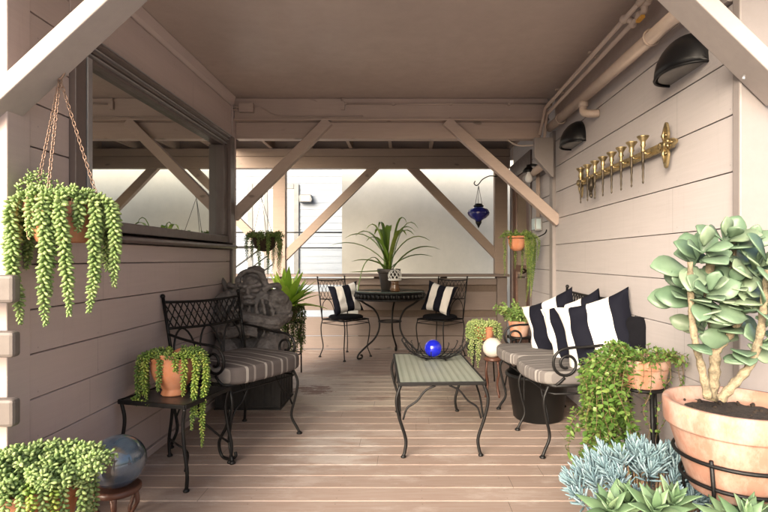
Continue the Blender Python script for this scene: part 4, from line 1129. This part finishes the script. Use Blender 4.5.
# far left hanging basket
FH = V((-1.235, 4.50, 1.215))
fh = thing('hanging_basket', 'dark mossy hanging basket by the white house in the left opening', 'hanging plant', FH)
m = MB(); m.lathe([(0, 0), (.05, .005), (.085, .04), (.10, .09), (.105, .12), (.095, .125), (.0, .12)], n=28); m.build('pot', M['moss'], fh)
m = MB()
for k in range(60):
    az = R.random() * 2 * PI; c_ = V((.08 * math.cos(az), .08 * math.sin(az), .12)); d = V((math.cos(az), math.sin(az), 0)); L = R.uniform(.05, .10)
    tail(m, [c_, c_ + d * L * .5 + V((0, 0, R.uniform(.01, .06))), c_ + d * L + V((0, 0, R.uniform(-.03, .05)))], ll=.017, lr=.004, step=.0065)
m.build('foliage', M['tail_dark'], fh)
for k in range(22):
    az = R.random() * 2 * PI
    m = MB(); tail(m, hang((0, 0, .12), az, .10, R.uniform(.02, .07), R.uniform(.15, .38) * (1 if k % 3 else .6), .012), ll=.017, lr=.0042, step=.0050); m.build('trailing_stem', M['tail_dark'], fh)
m = MB(); tp_ = V((-.02, -.02, .47))
for az in (-2.6, -.5, 1.6): m.tube([tp_, (.103 * math.cos(az), .103 * math.sin(az), .122)], .0022, 5)
m.tube(smooth_path([tp_, tp_ + V((.012, 0, .02)), tp_ + V((0, 0, .045)), tp_ + V((-.01, 0, .03))], 4), .003, 5); m.build('hanger', M['iron_grey'], fh)

# strap leaf plant on the patio table
OP = V((-.19, 6.02, .785))
op = thing('potted_plant', 'arching strap leaf plant in a dark pot on the round table', 'plant', OP)
m = pot_mesh(.135, .085, .25, .02, .05); m.build('pot', M['dark_pot'], op)
m = MB()
def strap(dirx, diry, L, rise, W_=.034):
    p0 = V((R.uniform(-.04, .04), R.uniform(-.04, .04), .23)); d = V((dirx, diry, 0)); pts = []
    for i in range(9):
        t = i / 8; pts.append(p0 + d * (L * (t * .9 + .1 * t * t)) + V((0, 0, rise * (2.3 * t - 1.55 * t * t))))
    m.blade(pts, [W_ * q for q in (.5, .8, 1, 1, 1, .95, .8, .5, .08)], fold=.35)
for dx, dy, L, rise in ((-1, -.1, .66, .42), (-1, .1, .50, .56), (-.85, -.4, .44, .16), (-.9, -.5, .42, -.02), (-.8, .2, .44, .60), (-.6, -.2, .36, .70), (-.3, .2, .30, .74), (.5, -.2, .34, .80), (.8, .1, .36, .74), (.7, -.2, .44, .66), (1, .1, .46, .52), (1, -.2, .50, .36), (1, .2, .46, .24), (.5, -.5, .36, .6), (-.4, .4, .36, .64), (.2, .5, .25, .7), (-.6, -.4, .40, .5), (.75, .3, .40, .62)):
    strap(dx, dy, L * 1.12, rise * .9, R.uniform(.060, .080))
m.blade(smooth_path([(-.05, -.05, .24), (-.16, -.12, .38), (-.27, -.16, .30), (-.33, -.18, .08), (-.35, -.19, -.04)], 4), [.03, .04, .045, .045, .045, .045, .045, .045, .045, .045, .045, .04, .036, .03, .02, .012, .004], fold=.3)
m.build('foliage', M['orchid'], op)
jr = thing('glass_jar', 'small amber jar with a white lace dome beside the strap leaf plant', 'jar', (-.115, 5.82, .785))
m = MB(); m.lathe([(0, 0), (.055, 0), (.06, .01), (.05, .05), (.042, .09), (.05, .115), (0, .115)], n=24); m.build('jar_base', M['amber'], jr)
m = MB()
for k in range(10):
    a = 2 * PI * k / 10
    for s in (-1, 1): m.tube([(.075 * math.cos(a + s * t * .22) * math.sin(.35 + t * .36), .075 * math.sin(a + s * t * .22) * math.sin(.35 + t * .36), .175 + .072 * math.cos(.35 + t * .36)) for t in range(7)], .0055, 5)
m.lathe([(.07, .118), (.076, .125), (.078, .14), (.072, .142)], n=24); m.ball((0, 0, .25), .014, 10, 6); m.build('dome', M['glass_white'], jr)

# blue lantern
LT = V((.905, 6.30, 1.60))
lt = thing('hanging_lantern', 'onion shaped dark blue glass lantern hanging from an iron bracket', 'lantern', LT)
m = MB(); m.lathe([(.0, .0), (.03, .005), (.045, .03), (.09, .055), (.122, .09), (.13, .12), (.115, .155), (.08, .18), (.05, .195)], n=24, warp=lambda q, t: V((q.x * (1 + .05 * math.cos(12 * t)), q.y * (1 + .05 * math.cos(12 * t)), q.z))); m.build('globe', M['navy'], lt)
m = MB(); m.lathe([(.06, .192), (.065, .205), (.05, .215), (.046, .23), (.0, .23)], n=20); m.lathe([(0, -.075), (.008, -.06), (.02, -.035), (.035, -.01), (.04, .01), (.0, .012)], n=16); m.build('cap', M['lamp_black'], lt)
m = MB(); tp_ = V((.0, 0, .455))
for a in (.3, 2.4, 4.5): m.tube([tp_, (.048 * math.cos(a), .048 * math.sin(a), .225)], .003, 5)
m.build('hanger', M['iron_grey'], lt)
m = MB(); q = V((0, 0, .46))
m.tube(smooth_path([q + V((-.04, 0, .05)), q + V((-.055, 0, .02)), q + V((-.03, 0, -.005)), q + V((0, 0, .01)), q + V((.05, 0, .07)), q + V((.14, .02, .115)), q + V((.245, .1, .12))], 5), .0065, 7); m.build('bracket', M['iron'], lt)

# bright fern on its stand
FS = V((-1.19, 5.15, 0))
fs_ = thing('plant_stand', 'thin black iron stand under the bright fern', 'stand', FS)
m = MB()
for z_ in (.52, .20): m.tube([(.14 * math.cos(t * PI / 12), .14 * math.sin(t * PI / 12), z_) for t in range(24)], .007, 6, closed=True)
m.tube([(-.14, 0, .52), (.14, 0, .52)], .006, 5); m.tube([(0, -.14, .52), (0, .14, .52)], .006, 5); m.build('ring', M['iron'], fs_)
for k in range(4):
    a = k * PI / 2 + .3; m = MB(); m.tube([(.14 * math.cos(a), .14 * math.sin(a), .53), (.145 * math.cos(a), .145 * math.sin(a), 0)], .008, 6); m.build('leg', M['iron'], fs_)
fp = thing('potted_fern', 'bright yellow green fern in a small terracotta pot on a stand', 'plant', FS + V((0, 0, .53)))
m = pot_mesh(.12, .085, .15, .012, .04); m.build('pot', M['terra_old'], fp)
m = MB()
for k in range(52):
    a = k * GA; f = k / 51; L = R.uniform(.29, .43); el = .25 + 1.1 * f + R.gauss(0, .1)
    d = V((math.cos(a), math.sin(a), 0)); pts = []
    for i in range(8):
        t = i / 7; pts.append(V((0, 0, .13)) + d * (.03 + L * t * math.cos(el)) + V((0, 0, L * (t * math.sin(el) * 1.1 - .25 * t * t * (1.1 - f)))))
    m.blade(pts, [q * R.uniform(.060, .085) for q in (.35, .7, .95, 1, .95, .8, .5, .06)], fold=.3)
m.build('foliage', M['fern'], fp)
ms, ml = MB(), MB()
for k in range(70):
    a = R.random() * 2 * PI; vine(ms, ml, hang((0, 0, .13), a, .11, R.uniform(.02, .07), R.uniform(.22, .52), .02, .02), .0018, .016, .030, .014)
ml.build('trailing_foliage', M['fern_dark'], fp); ms.build('stem', M['twig'], fp)

# carved winged statue on a trunk
tk = thing('storage_trunk', 'low black ribbed trunk under the stone statue behind the left armchair', 'trunk', (-1.2, 4.12, 0))
m = MB(); m.box(-.25, .25, -.22, .22, .012, .27); m.box(-.262, .262, -.232, .232, .272, .315)
for i in range(6): m.box(-.22 + i * .08, -.19 + i * .08, -.226, -.221, .03, .26)
for i in range(5): m.box(.251, .256, -.19 + i * .085, -.16 + i * .085, .03, .26)
m.build('body', M['trunk'], tk, bevel=.008)
m = MB(); m.box(-.255, .255, -.225, .225, .0, .011); m.build('base', M['trunk'], tk)
sg = thing('winged_statue', 'dark hunched stone gargoyle statue with a hood and one raised wing', 'statue', (-1.20, 4.08, .316))
sg.scale = (1.16, 1.1, 1.04)
m = MB()
def eb(x, y, z, rx, ry, rz, yaw=0, pitch=0, roll=0): m.ball((x, y, z), (rx, ry, rz), 20, 14, Euler((pitch, roll, yaw)).to_matrix())
eb(0, .04, .16, .19, .15, .20); eb(0, .03, .36, .17, .13, .18); eb(.02, .0, .50, .16, .11, .09)        # trunk, chest, shoulders
eb(.0, .0, .64, .078, .08, .10); eb(.0, .02, .70, .06, .065, .05)                                         # hood
m.tube(smooth_path([(-.085, -.06, .53), (-.095, -.065, .60), (-.07, -.075, .68), (0, -.08, .715), (.07, -.075, .68), (.095, -.065, .60), (.085, -.06, .53)], 5), .02, 8)   # hood rim
eb(.0, -.07, .585, .07, .06, .085)                                                                         # face
m.tube([(-.075, -.12, .615), (-.03, -.14, .60), (.0, -.135, .595), (.03, -.14, .60), (.075, -.12, .615)], .015, 7)   # brow
eb(.0, -.145, .57, .017, .03, .03); eb(.0, -.13, .52, .045, .035, .02); eb(0, -.12, .485, .04, .035, .028)     # nose, mouth, chin
eb(-.045, -.115, .565, .026, .02, .02); eb(.045, -.115, .565, .026, .02, .02)
for s_ in (-1, 1):                                                                                           # big ears curling back
    m.tube(smooth_path([(s_ * .08, -.07, .57), (s_ * .13, -.06, .60), (s_ * .17, -.02, .60), (s_ * .16, .0, .56), (s_ * .11, -.04, .54)], 5), .02, 7)
eb(-.17, -.03, .44, .07, .085, .14, 0, .3, .25); eb(.185, -.03, .44, .075, .085, .14, 0, .3, -.25)          # upper arms
eb(-.185, -.07, .50, .055, .06, .05); eb(.195, -.07, .50, .055, .06, .05)
m.tube(smooth_path([(.20, -.06, .37), (.16, -.15, .33), (.06, -.20, .36), (-.04, -.20, .40)], 5), [.055] * 5 + [.05] * 5 + [.042] * 6, 10)    # forearm across
m.tube(smooth_path([(-.20, -.06, .36), (-.18, -.14, .27), (-.10, -.20, .27), (.0, -.215, .30)], 5), [.055] * 5 + [.05] * 5 + [.042] * 6, 10)
for k in range(4): m.tube(smooth_path([(-.03 - .012 * k, -.205, .43 - .022 * k), (-.07 - .01 * k, -.225, .425 - .022 * k), (-.10, -.20, .405 - .022 * k)], 4), .013, 6)   # fingers
for k in range(4): m.tube(smooth_path([(.0, -.225, .325 - .02 * k), (.04, -.24, .32 - .02 * k), (.075, -.215, .305 - .02 * k)], 4), .012, 6)
eb(-.14, -.12, .16, .085, .15, .095, .3, .3); eb(.15, -.12, .16, .09, .155, .10, -.3, .3)                    # thighs and knees
eb(-.155, -.20, .10, .06, .055, .10); eb(.17, -.205, .10, .062, .055, .10); eb(-.16, -.22, .02, .05, .09, .03); eb(.175, -.23, .02, .05, .09, .03)
eb(0, -.05, .01, .24, .20, .03)
for k in range(7):    # carved folds and ridges
    x_ = -.15 + k * .05; m.tube(smooth_path([(x_ * .8, -.10, .50), (x_ * 1.05, -.135, .42), (x_ * 1.1, -.14, .33), (x_ * 1.0, -.15, .22)], 4), .012, 6)
for k in range(5):
    z_ = .56 - k * .035; m.tube(smooth_path([(-.12, .02, z_), (-.20 - .012 * k, -.02, z_ - .02), (-.215 - .01 * k, -.08, z_ - .05)], 4), .012, 6); m.tube(smooth_path([(.12, .02, z_), (.205 + .012 * k, -.02, z_ - .02), (.225 + .01 * k, -.08, z_ - .05)], 4), .012, 6)
body = m.build('body', M['stone'], sg)
rm = body.modifiers.new('join', 'REMESH'); rm.mode = 'VOXEL'; rm.voxel_size = .0055; rm.use_smooth_shade = True
sm = body.modifiers.new('soft', 'SMOOTH'); sm.iterations = 1
tx = bpy.data.textures.new('stone_lumps', 'CLOUDS'); tx.noise_scale = .045; tx.noise_depth = 4
dm = body.modifiers.new('lumps', 'DISPLACE'); dm.texture = tx; dm.strength = .028; dm.mid_level = .5
for s in (-1,):
    m = MB(); ol = [(.10, .20), (.16, .32), (.18, .46), (.22, .58), (.29, .67), (.33, .665), (.345, .56), (.36, .40), (.33, .26), (.28, .12), (.22, .02), (.15, .05)]
    n = len(ol); vs_ = []
    for side, dy in ((0, .016), (1, -.016)):
        for k in range(n):
            vs_.append((s * ol[k][0], .10 + dy + .30 * (ol[k][0] - .1) * (1.0), ol[k][1]))
    cx = s * .25; vs_ += [(cx, .155, .36), (cx, .105, .36)]
    m.add(vs_, [(k, (k + 1) % n, 2 * n) for k in range(n)] + [(n + (k + 1) % n, n + k, 2 * n + 1) for k in range(n)] + [(k, n + k, n + (k + 1) % n, (k + 1) % n) for k in range(n)])
    for e in ((.29, .10), (.345, .24), (.355, .38), (.34, .52)):
        m.tube([(s * .27, .12, .66), (s * (.27 + e[0]) / 2, .125, .30 + e[1] * .5), (s * e[0], .13, e[1])], .011, 6)
    m.tube(smooth_path([(s * .13, .10, .26), (s * .19, .10, .46), (s * .24, .11, .60), (s * .31, .15, .68)], 4), .02, 8)
    m.build('wing', M['stone'], sg, shade=True)

# black tub under the settee
tb = MB(); tb.lathe([(0, .0), (.165, .0), (.175, .01), (.215, .30), (.232, .305), (.235, .318), (.228, .33), (.218, .33), (.205, .30), (.17, .03), (0, .03)], n=44)
o = tb.build('plastic_tub', M['tub']); o.location = (.965, 3.72, 0); tag(o, 'round black plastic tub on the deck under the settee', 'tub')

# planters at the far right
YP = V((.735, 4.75, 0))
ys = thing('plant_stand', 'black iron scroll stand holding the lime trailing succulent', 'stand', YP)
m = MB(); m.tube([(.09 * math.cos(t * PI / 12), .09 * math.sin(t * PI / 12), .40) for t in range(24)], .006, 6, closed=True); m.tube([(-.09, 0, .40), (.09, 0, .40)], .005, 5)
m.tube(spiral((-.13, -.05, .34), .05, .012, 0, 1.4, 26, (1, 0, 0), (0, 0, 1)), .006, 6); m.build('ring', M['iron'], ys)
for k in range(3):
    a = k * 2.1 + .5; m = MB(); m.tube([(.09 * math.cos(a), .09 * math.sin(a), .40), (.12 * math.cos(a), .12 * math.sin(a), 0)], .007, 6); m.build('leg', M['iron'], ys)
yp = thing('potted_succulent', 'lime green trailing succulent in a terracotta pot beside the white ball', 'plant', YP + V((0, 0, .405)))
m = pot_mesh(.10, .075, .13, .01, .03); m.build('pot', M['terra'], yp)
m = MB()
for k in range(26):
    az = R.random() * 2 * PI; c_ = V((.06 * math.cos(az), .06 * math.sin(az), .12)); d = V((math.cos(az), math.sin(az), 0)); L = R.uniform(.05, .10)
    tail(m, [c_, c_ + d * L * .5 + V((0, 0, R.uniform(.03, .05))), c_ + d * L * 1.1 + V((0, 0, .02))], ll=.024, lr=.008, step=.009)
m.build('foliage', M['tail_lime'], yp)
for az, o_, dr_ in ((-3.1, .06, .28), (-2.8, .05, .34), (-2.5, .06, .25), (-2.25, .05, .36), (-2.0, .04, .30), (3.0, .06, .25), (-1.75, .03, .1), (-.4, .05, .14), (0, .06, .12), (.5, .05, .16), (-.9, .03, .07), (2.2, .05, .2)):
    m = MB(); tail(m, hang((0, 0, .125), az, .095, o_, dr_, .014), ll=.024, lr=.0075, step=.0075); m.build('trailing_stem', M['tail_lime'], yp)
GP = V((1.03, 4.62, 0))
gps = thing('plant_stand', 'black stand under the light green bush at the end of the settee', 'stand', GP)
m = MB(); m.lathe([(0, .44), (.11, .44), (.11, .455), (0, .455)], n=24); m.build('top', M['iron'], gps)
for k in range(3):
    a = k * 2.1; m = MB(); m.tube([(.09 * math.cos(a), .09 * math.sin(a), .44), (.12 * math.cos(a), .12 * math.sin(a), 0)], .008, 6); m.build('leg', M['iron'], gps)
gp = thing('potted_plant', 'light green bushy plant behind the far end of the settee', 'plant', GP + V((0, 0, .456)))
m = pot_mesh(.10, .07, .14, .01, .03); m.build('pot', M['terra_old'], gp)
ms, ml = MB(), MB()
for k in range(52):
    az = R.random() * 2 * PI; L = R.uniform(.10, .20); d = V((math.cos(az), math.sin(az), 0)); c_ = V((.05 * d.x, .05 * d.y, .13))
    vine(ms, ml, [c_, c_ + d * L * .4 + V((0, 0, L * .5)), c_ + d * L * R.uniform(.6, 1.1) + V((0, 0, L * R.uniform(.1, 1.0)))], .002, .013, .032, .024)
ml.build('foliage', M['bush'], gp); ms.build('stem', M['twig'], gp)
WB = V((.735, 4.30, 0))
ws = thing('ball_stand', 'small dark wooden stand under the white ball', 'stand', WB)
m = MB(); m.lathe([(.0, .30), (.07, .30), (.078, .31), (.07, .325), (.045, .33), (0, .32)], n=24); m.build('top', M['wood_red'], ws)
for k in range(4):
    a = k * PI / 2 + .6; m = MB(); m.tube(smooth_path([(.06 * math.cos(a), .06 * math.sin(a), .30), (.075 * math.cos(a), .075 * math.sin(a), .2), (.055 * math.cos(a), .055 * math.sin(a), .1), (.08 * math.cos(a), .08 * math.sin(a), 0)], 4), .009, 7); m.build('leg', M['wood_red'], ws)
m = MB(); m.ball((0, 0, 0), .083, 32, 20); o = m.build('ceramic_ball', M['white_glaze']); o.location = WB + V((0, 0, .405)); tag(o, 'plain white ceramic ball on a small wooden stand', 'ball')

# hanging wall pot, far right
HP = V((1.05, 4.80, 1.225))
hp = thing('hanging_pot', 'small terracotta pot of trailing green stems on the far right', 'hanging plant', HP)
m = MB(); m.lathe([(0, 0), (.035, .002), (.065, .03), (.08, .075), (.082, .12), (.088, .125), (.088, .14), (.076, .14), (.07, .12)], n=30); m.build('pot', M['terra'], hp)
m = MB()
for k in range(30):
    az = R.random() * 2 * PI; c_ = V((.05 * math.cos(az), .05 * math.sin(az), .13)); d = V((math.cos(az), math.sin(az), 0)); L = R.uniform(.05, .12)
    tail(m, [c_, c_ + d * L * .5 + V((0, 0, R.uniform(.02, .06))), c_ + d * L + V((0, 0, R.uniform(-.02, .04)))], ll=.018, lr=.0045, step=.006)
m.build('foliage', M['tail_dark'], hp)
for az, o_, dr_ in ((-2.9, .05, .36), (-2.4, .02, .1), (-.5, .05, .5), (-.35, .07, .46), (-.2, .07, .56), (0.0, .09, .50), (.2, .10, .35), (.5, .08, .25), (-.75, .03, .28), (-.1, .12, .22), (-1.0, .03, .2), (1, .05, .4), (1.5, .05, .3), (.3, .05, .6)):
    m = MB(); tail(m, hang((0, 0, .13), az, .082, o_, dr_, .013), ll=.016, lr=.0042, step=.0045); m.build('trailing_stem', M['tail_dark'] if R.random() < .6 else M['tail_yellow'], hp)
m = MB(); m.tube([(.083 * math.cos(t * PI / 12), .083 * math.sin(t * PI / 12), .118) for t in range(24)], .004, 6, closed=True); m.tube(smooth_path([(.083, 0, .118), (.16, 0, .12), (.255, .0, .16), (.279, 0, .20)], 4), .006, 6); m.build('bracket', M['iron'], hp)

# trailing plant on the tall stand, right
TR = V((1.155, 2.50, 0))
ts = thing('plant_stand', 'tall black iron ring stand behind the big clay pot', 'stand', TR)
m = MB()
for z_, r_ in ((.525, .10),): m.tube([(r_ * math.cos(t * PI / 14), r_ * math.sin(t * PI / 14), z_) for t in range(28)], .009, 7, closed=True)
m2 = MB(); m2.tube([(.145 * math.cos(t * PI / 14), .145 * math.sin(t * PI / 14), .17) for t in range(28)], .009, 7, closed=True); m2.build('ring', M['iron'], ts)
m.tube([(-.10, 0, .525), (.10, 0, .525)], .007, 6); m.build('ring', M['iron'], ts)
for k in range(3):
    a = -PI / 2 + k * 2.094; m = MB(); m.tube([(.10 * math.cos(a), .10 * math.sin(a), .525), (.115 * math.cos(a), .115 * math.sin(a), .3), (.145 * math.cos(a), .145 * math.sin(a), .17), (.15 * math.cos(a), .15 * math.sin(a), 0)], .0095, 7); m.build('leg', M['iron'], ts)
tr = thing('potted_plant', 'sprawling small leaved trailing plant in an old terracotta pot on the tall stand', 'plant', TR + V((0, 0, .535)))
m = pot_mesh(.128, .10, .135, .012, .045); m.build('pot', M['terra_old'], tr); soil_mesh(.108, .105).build('soil', M['soil'], tr)
ms, ml = MB(), MB()
for k in range(52):
    az = R.random() * 2 * PI; d = V((math.cos(az), math.sin(az), 0)); L = R.uniform(.05, .13); c_ = V((.085 * d.x, .085 * d.y, .11))
    vine(ms, ml, [c_, c_ + d * L * .3 + V((0, 0, L * .5)), c_ + d * L * .9 + V((R.uniform(-.05, .05), R.uniform(-.05, .05), L * R.uniform(.1, .6)))], .0017, .017, .022, .014)
for k in range(50):   # tangled stems arching out to the left and falling
    az = R.gauss(3.35, .45); o_ = R.uniform(.05, .19); dr_ = R.uniform(.05, .34) + (.16 if o_ < .2 else 0); d = V((math.cos(az), math.sin(az), 0))
    c_ = V((d.x * .08, d.y * .08, .115)); up_ = R.uniform(.02, .09)
    pts = [c_, c_ + d * o_ * .3 + V((0, 0, up_)), c_ + d * o_ * .75 + V((R.gauss(0, .02), R.gauss(0, .03), up_ * .5 - .02))]
    q = c_ + d * (o_ + .03) + V((0, 0, -.06)); pts.append(q)
    n_ = max(1, int(dr_ / .08))
    for j in range(n_): q = q + V((R.gauss(0, .03), R.gauss(0, .03), -dr_ / n_)); pts.append(q)
    if R.random() < .55: pts.append(q + V((-R.uniform(.03, .07), R.gauss(0, .03), R.uniform(-.01, .03))))
    vine(ms, ml, pts, .0016, .017, .030, .020)
for k in range(14):
    az = R.uniform(-2.2, 2.4); vine(ms, ml, hang((0, 0, .12), az, .12, R.uniform(.02, .06), R.uniform(.08, .42), .03, .03), .0017, .03, .022, .014)
ml.build('foliage', M['vine'], tr); ms.build('stem', M['twig'], tr)

# big clay pot with the paddle succulent
BP = V((1.035, 1.60, 0))
bs = thing('pot_stand', 'black iron ring stand holding the big pink clay pot', 'stand', BP)
for z_, r_ in ((.545, .176), (.47, .156)):
    m = MB(); m.tube([(r_ * math.cos(t * PI / 20), r_ * math.sin(t * PI / 20), z_) for t in range(40)], .006, 7, closed=True); m.build('ring', M['iron'], bs)
for k in range(4):
    a = -2.5 + k * PI / 2; m = MB(); m.tube([(.176 * math.cos(a), .176 * math.sin(a), .56), (.158 * math.cos(a), .158 * math.sin(a), .46), (.17 * math.cos(a), .17 * math.sin(a), .0)], .006, 7); m.build('leg', M['iron'], bs)
bg_ = thing('potted_succulent', 'tall grey green paddle leaved succulent in a big pink clay pot', 'plant', BP + V((0, 0, .43)))
m = pot_mesh(.205, .128, .275, .026, .075, .016, 56); m.build('pot', M['terra_pink'], bg_); soil_mesh(.175, .237).build('soil', M['soil'], bg_)
B0 = BP + V((0, 0, .43))
def S(x, y, dy=0): return P(x, y, 1.6 + dy) - B0
stems = [([S(708, 398, -.02), S(702, 370, -.02), S(694, 335, -.03), S(691, 300, -.03), S(690, 262, -.03)], .010),
         ([S(711, 400, .02), S(714, 375, .02), S(715, 350, .03), S(713, 325, .03), S(708, 296, .02), S(712, 248, .02)], .014),
         ([S(715, 352, .03), S(728, 337, .02), S(739, 322, .0), S(743, 300, .0), S(742, 272, .0)], .010),
         ([S(720, 400, -.05), S(733, 385, -.06), S(750, 365, -.07), S(760, 335, -.08), S(764, 300, -.08), S(768, 270, -.08)], .011),
         ([S(713, 325, .03), S(724, 300, .04), S(732, 270, .05), S(735, 240, .05)], .008)]
m = MB()
for pts, r_ in stems:
    p_ = smooth_path(pts, 6); m.tube(p_, [r_ * (1.15 - .45 * i / len(p_)) * (1 + .16 * math.sin(i * 2.1)) * 1.15 for i in range(len(p_))], 9)
m.build('stem', M['stem_pale'], bg_)
m = MB()
heads = [(690, 246, -.03, 15, .104), (714, 234, .02, 16, .104), (736, 238, .06, 12, .092), (673, 283, .0, 12, .09), (696, 286, -.06, 14, .094), (716, 283, -.02, 12, .09), (744, 262, .0, 15, .1), (764, 250, -.08, 14, .1), (782, 275, -.05, 13, .1), (758, 296, -.10, 13, .092),
         (728, 305, .04, 11, .085), (686, 322, .03, 9, .075), (705, 318, .06, 10, .08), (745, 340, -.06, 7, .085), (775, 320, -.06, 12, .092)]
heads = [(x + 14, y + 4, dy, n_, L) for x, y, dy, n_, L in heads]
def paddles(c, ax, n, L):
    ax = V(ax).normalized(); u, w_ = perp(ax)
    for k in range(n):
        f = k / (n - 1); a = k * GA + R.uniform(-.25, .25); th = 1.45 - 1.15 * f ** 1.2 + R.gauss(0, .15)
        o = u * math.cos(a) + w_ * math.sin(a); d = (ax * math.cos(th) + o * math.sin(th))
        d.z += .12; nr = ax * math.sin(th) - o * math.cos(th)
        Lk = L * (1.05 - .5 * f * f) * R.uniform(.82, 1.12)
        m.leaf(V(c) - ax * (L * 1.0 * (1 - f) - .01) + o * .008, d, nr, Lk, Lk * R.uniform(.62, .76), R.uniform(.02, .22), .20, (.14, .30, .55, .82, .98, 1.0, .88, .58, .10))
for x, y, dy, n_, L in heads:
    c_ = S(x, y, dy); ax = V(((x - 722) / 150 + R.gauss(0, .12), -.85 + R.gauss(0, .2), .85 - max(0, (y - 285)) / 70))
    paddles(c_, ax, n_ - 4, L * 1.1)
for x, y, dy in ((693, 318, -.03), (713, 330, .02), (742, 315, .0), (688, 345, -.03), (757, 345, -.07), (733, 290, .05), (712, 300, .02), (766, 305, -.08), (690, 300, -.03), (737, 350, -.02), (752, 362, -.07)):
    for j in range(2):
        a = R.uniform(2.6, 6.8); d = V((math.cos(a), math.sin(a), R.uniform(-.35, .5))); L = R.uniform(.06, .095)
        m.leaf(S(x, y, dy), d, V((d.x * -.5, d.y * -.5 - .3, 1)), L, L * .7, .1, .2, (.14, .30, .55, .82, .98, 1.0, .88, .58, .10))
m.build('foliage', M['paddle'], bg_, solid=.004)

# blue chalk succulent
BC = V((.865, 1.86, .0))
bc = thing('potted_succulent', 'blue grey finger leaved succulent spreading in front of the clay pot', 'plant', BC)
m = pot_mesh(.14, .10, .17, .012, .04); o = m.build('pot', M['terra'], bc); o.location = (-.02, -.10, .10)
m = MB(); m.lathe([(0, 0), (.12, 0), (.12, .015), (.10, .09), (.115, .098), (0, .098)], (-.02, -.1, 0), 28); m.build('pedestal', M['wood_red'], bc)
m = MB()
for k in range(135):
    a = R.random() * 2 * PI; q = R.random() ** .5; x, y = .265 * q * math.cos(a) - .0, .19 * q * math.sin(a) - .03
    hgt = .265 + .135 * (1 - q ** 2.2) + R.uniform(-.02, .05); c_ = V((x, y, hgt - .03))
    ax = V((x * 3.2 + R.gauss(0, .15), y * 3 - .12 + R.gauss(0, .15), 1)).normalized(); u, w_ = perp(ax)
    for j in range(17):
        t = j / 16; b_ = j * GA; th = 1.0 - .85 * t + R.gauss(0, .08)
        m.plump(c_ + ax * (.075 * t), ax * math.cos(th) + (u * math.cos(b_) + w_ * math.sin(b_)) * math.sin(th), .058 * (1.05 - .35 * t) * R.uniform(.85, 1.15), .0040, 5, tip=.5)
m.build('foliage', M['blue'], bc)
m = MB()
for k in range(70):
    a = R.random() * 2 * PI; q = R.random() ** .5; x, y = .23 * q * math.cos(a), .16 * q * math.sin(a)
    m.tube([(x * .45 - .01, y * .45 - .04, .25), (x * .8, y * .8, .27), (x, y, .29 + .11 * (1 - q * q))], .004, 5)
m.build('stem', M['stem'], bc)

# soft rosettes at the lower edge
def rosette_plant(label, loc, n, spec):
    t = thing('rosette_plant', label, 'plant', loc)
    mm = pot_mesh(.12, .085, .15, .012, .04); o = mm.build('pot', M['terra'], t); o.location = (0, 0, -.17)
    soil_mesh(.1, -.035).build('soil', M['soil'], t)
    mm = MB(); mm.lathe([(0, 0), (.10, 0), (.085, .02), (.085, loc[2] - .19), (.1, loc[2] - .172), (0, loc[2] - .172)], (0, 0, -loc[2])); mm.build('pedestal', M['wood_red'], t)
    mm = MB()
    for x, y, z, k, L in spec:
        mm.tube([(x * .4, y * .4, -.03), (x * .8, y * .8, z * .6), (x, y, z)], .006, 6)
        rosette(mm, (x, y, z), (x * 3 + R.gauss(0, .1), y * 2 - .35, 1), k, L, L * .34, (1.5, .15), (.35, .75, 1, .95, .7, .35, .03), .10, .45, .14)
    mm.build('foliage', M['agave'], t, solid=.003)
    return t
rosette_plant('soft green pointed rosettes at the bottom edge below the blue succulent', (.735, 1.50, .365), 5, [(-.13, 0, .05, 15, .12), (-.03, -.06, .075, 16, .12), (.06, .02, .06, 15, .11), (-.06, .05, .05, 13, .11), (.02, -.10, .02, 12, .10)])
rosette_plant('broad green pointed rosettes at the bottom edge under the clay pot', (.97, 1.36, .40), 5, [(-.08, -.02, .05, 15, .13), (.05, .0, .055, 16, .135), (-.02, .06, .03, 12, .12)])
rosette_plant('small bright green rosette at the bottom right corner', (1.13, 1.42, .43), 3, [(.0, 0, .055, 18, .085), (.06, -.02, .03, 16, .08), (-.02, -.06, .01, 12, .07)])
